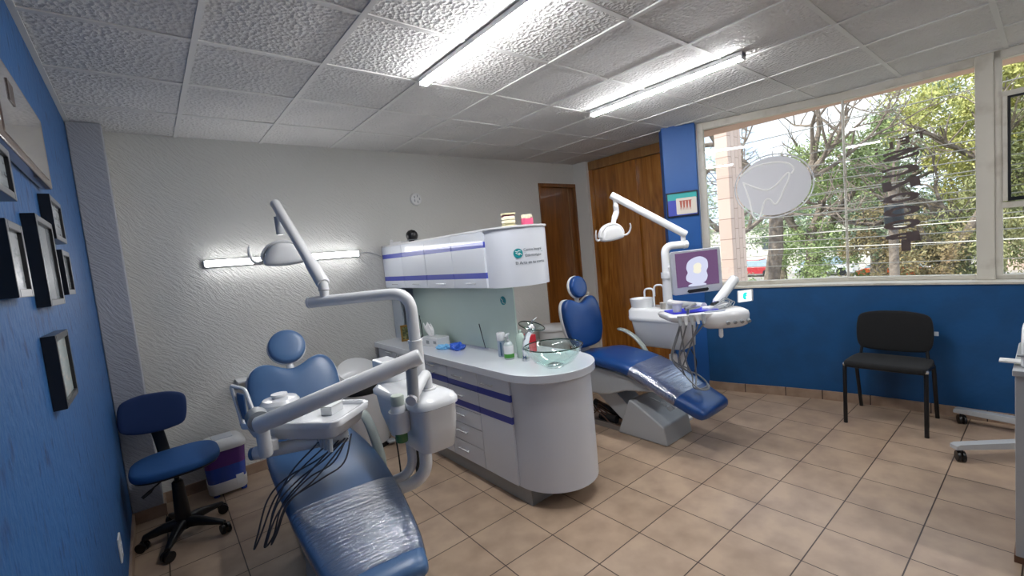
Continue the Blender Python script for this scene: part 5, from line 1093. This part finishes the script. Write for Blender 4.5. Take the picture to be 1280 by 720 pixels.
# houses
hs = thing('house', 'pale pink house with a flat roof seen behind the side window', 'house', (44, -2, GZ))
bm = B(); box(bm, 42, 48, -7, 3.2, GZ, 2.2); obj('wall', bm, mat('pale_pink_render', '#d9beb2', .8), hs, smooth=False)
bm = B(); box(bm, 41.8, 48.2, -7.2, 3.4, 2.2, 2.5); obj('roof', bm, mat('roof_slab', '#a8988e', .8), hs, smooth=False)
for y in (-5, -2, .6):
    bm = B(); box(bm, 41.93, 42.02, y-.7, y+.7, -.3, 1.0); obj('window', bm, mat('dark_window', '#4a5258', .2), hs, smooth=False)
hs = thing('house', 'white house with dark openings far behind the pillar', 'house', (46, 20, GZ))
bm = B(); box(bm, 46, 52, 8, 24, GZ, 1.6); obj('wall', bm, mat('white_render', '#d7d2c9', .8), hs, smooth=False)
bm = B(); box(bm, 45.8, 52.2, 7.8, 24.2, 1.6, 1.9); obj('roof', bm, mat('roof_slab_2', '#b09c8e', .8), hs, smooth=False)
for y in (10, 13.5, 17, 20.5):
    bm = B(); box(bm, 45.93, 46.02, y-.8, y+.8, -.6, .8); obj('window', bm, mat('dark_window_2', '#50565a', .2), hs, smooth=False)
def car(x, y, col, label, L0=4.1):
    t = thing('car', label, 'car', (x, y, GZ), group='cars parked across the street')
    body = [(-L0/2, .25), (-L0/2+.05, .72), (-L0/2+.9, .85), (L0/2-.5, .88), (L0/2, .68), (L0/2, .25)]
    bm = B(); prism(bm, [(y+a, GZ+b) for a, b in body], 'x', x-.82, x+.82); obj('body', bm, mat('car_paint_%s' % col.strip('#'), col, .25, coat=.8), t, bev=.06, seg=3)
    cab_ = [(-L0/2+.75, .84), (-L0/2+1.35, 1.4), (L0/2-1.1, 1.42), (L0/2-.4, .86)]
    bm = B(); prism(bm, [(y+a, GZ+b) for a, b in cab_], 'x', x-.72, x+.72); obj('cabin', bm, mat('car_glass', '#9fb3c2', .1), t, bev=.05, seg=2)
    bm = B(); box(bm, x-.70, x+.70, y-L0/2+1.4, y+L0/2-1.15, GZ+1.39, GZ+1.46); obj('roof', bm, bpy.data.materials['car_paint_%s' % col.strip('#')], t, bev=.03)
    for s in (-1.25, 1.25):
        bm = B(); tube(bm, [(x-.84, y+s, GZ+.31), (x-.66, y+s, GZ+.31)], .31, 18); obj('wheel', bm, m_dark, t)
car(41, 16.6, '#b02632', 'red car parked right of the pillar, low behind the bare tree')
car(41, 11.4, '#d3dbe2', 'pale silver car parked left of the pane joint')
car(37, 6.3, '#d4591f', 'bright orange car low in the right pane')
# utility cables across the view
cab_m = mat('cable_sheath', '#77746e', .6); cab_w = mat('pale_cable', '#d6d0c8', .6)
specs = []
rc = random.Random(4)
for k, (zl, zr, x_) in enumerate([(3.35, 3.55, 10), (2.95, 3.25, 10), (2.55, 2.75, 10.5), (2.2, 2.55, 11), (2.05, 2.1, 10), (1.85, 1.95, 11), (1.72, 1.8, 10), (1.55, 1.75, 11), (1.35, 1.45, 10), (1.15, 1.1, 11), (1.05, .95, 10), (.75, .95, 10.5), (2.4, 2.2, 12), (.95, 1.5, 12), (1.45, 2.0, 9.5), (2.8, 2.6, 12)]):
    pts = [Vector((x_+.4*math.sin(k), -12+3*i, zl+(zr-zl)*(12-3*i)/16+.004*(12-3*i-2)**2*.35)) for i in range(13)]
    bm = B(); tube(bm, spline(pts, 3), .007 if k % 3 else .010, 5)
    single('utility_cable', bm, cab_w if k in (8, 10) else cab_m, 'one of the sagging utility cables strung across the view beyond the window', 'cable', group='utility cables beyond the window')
t = thing('utility_pole', 'dark slender pole with a transformer behind the middle cables', 'utility pole', (12.8, 2.25, GZ))
bm = B(); tube(bm, [(12.8, 2.25, GZ), (12.8, 2.25, 2.1)], [.11, .08], 12); obj('pole', bm, m_bark, t)
bm = B(); lathe(bm, [(0, 0), (.15, 0), (.17, .05), (.17, .40), (.15, .45), (0, .46)], (12.62, 2.2, 1.35), 20); obj('splice_box', bm, m_dark, t)
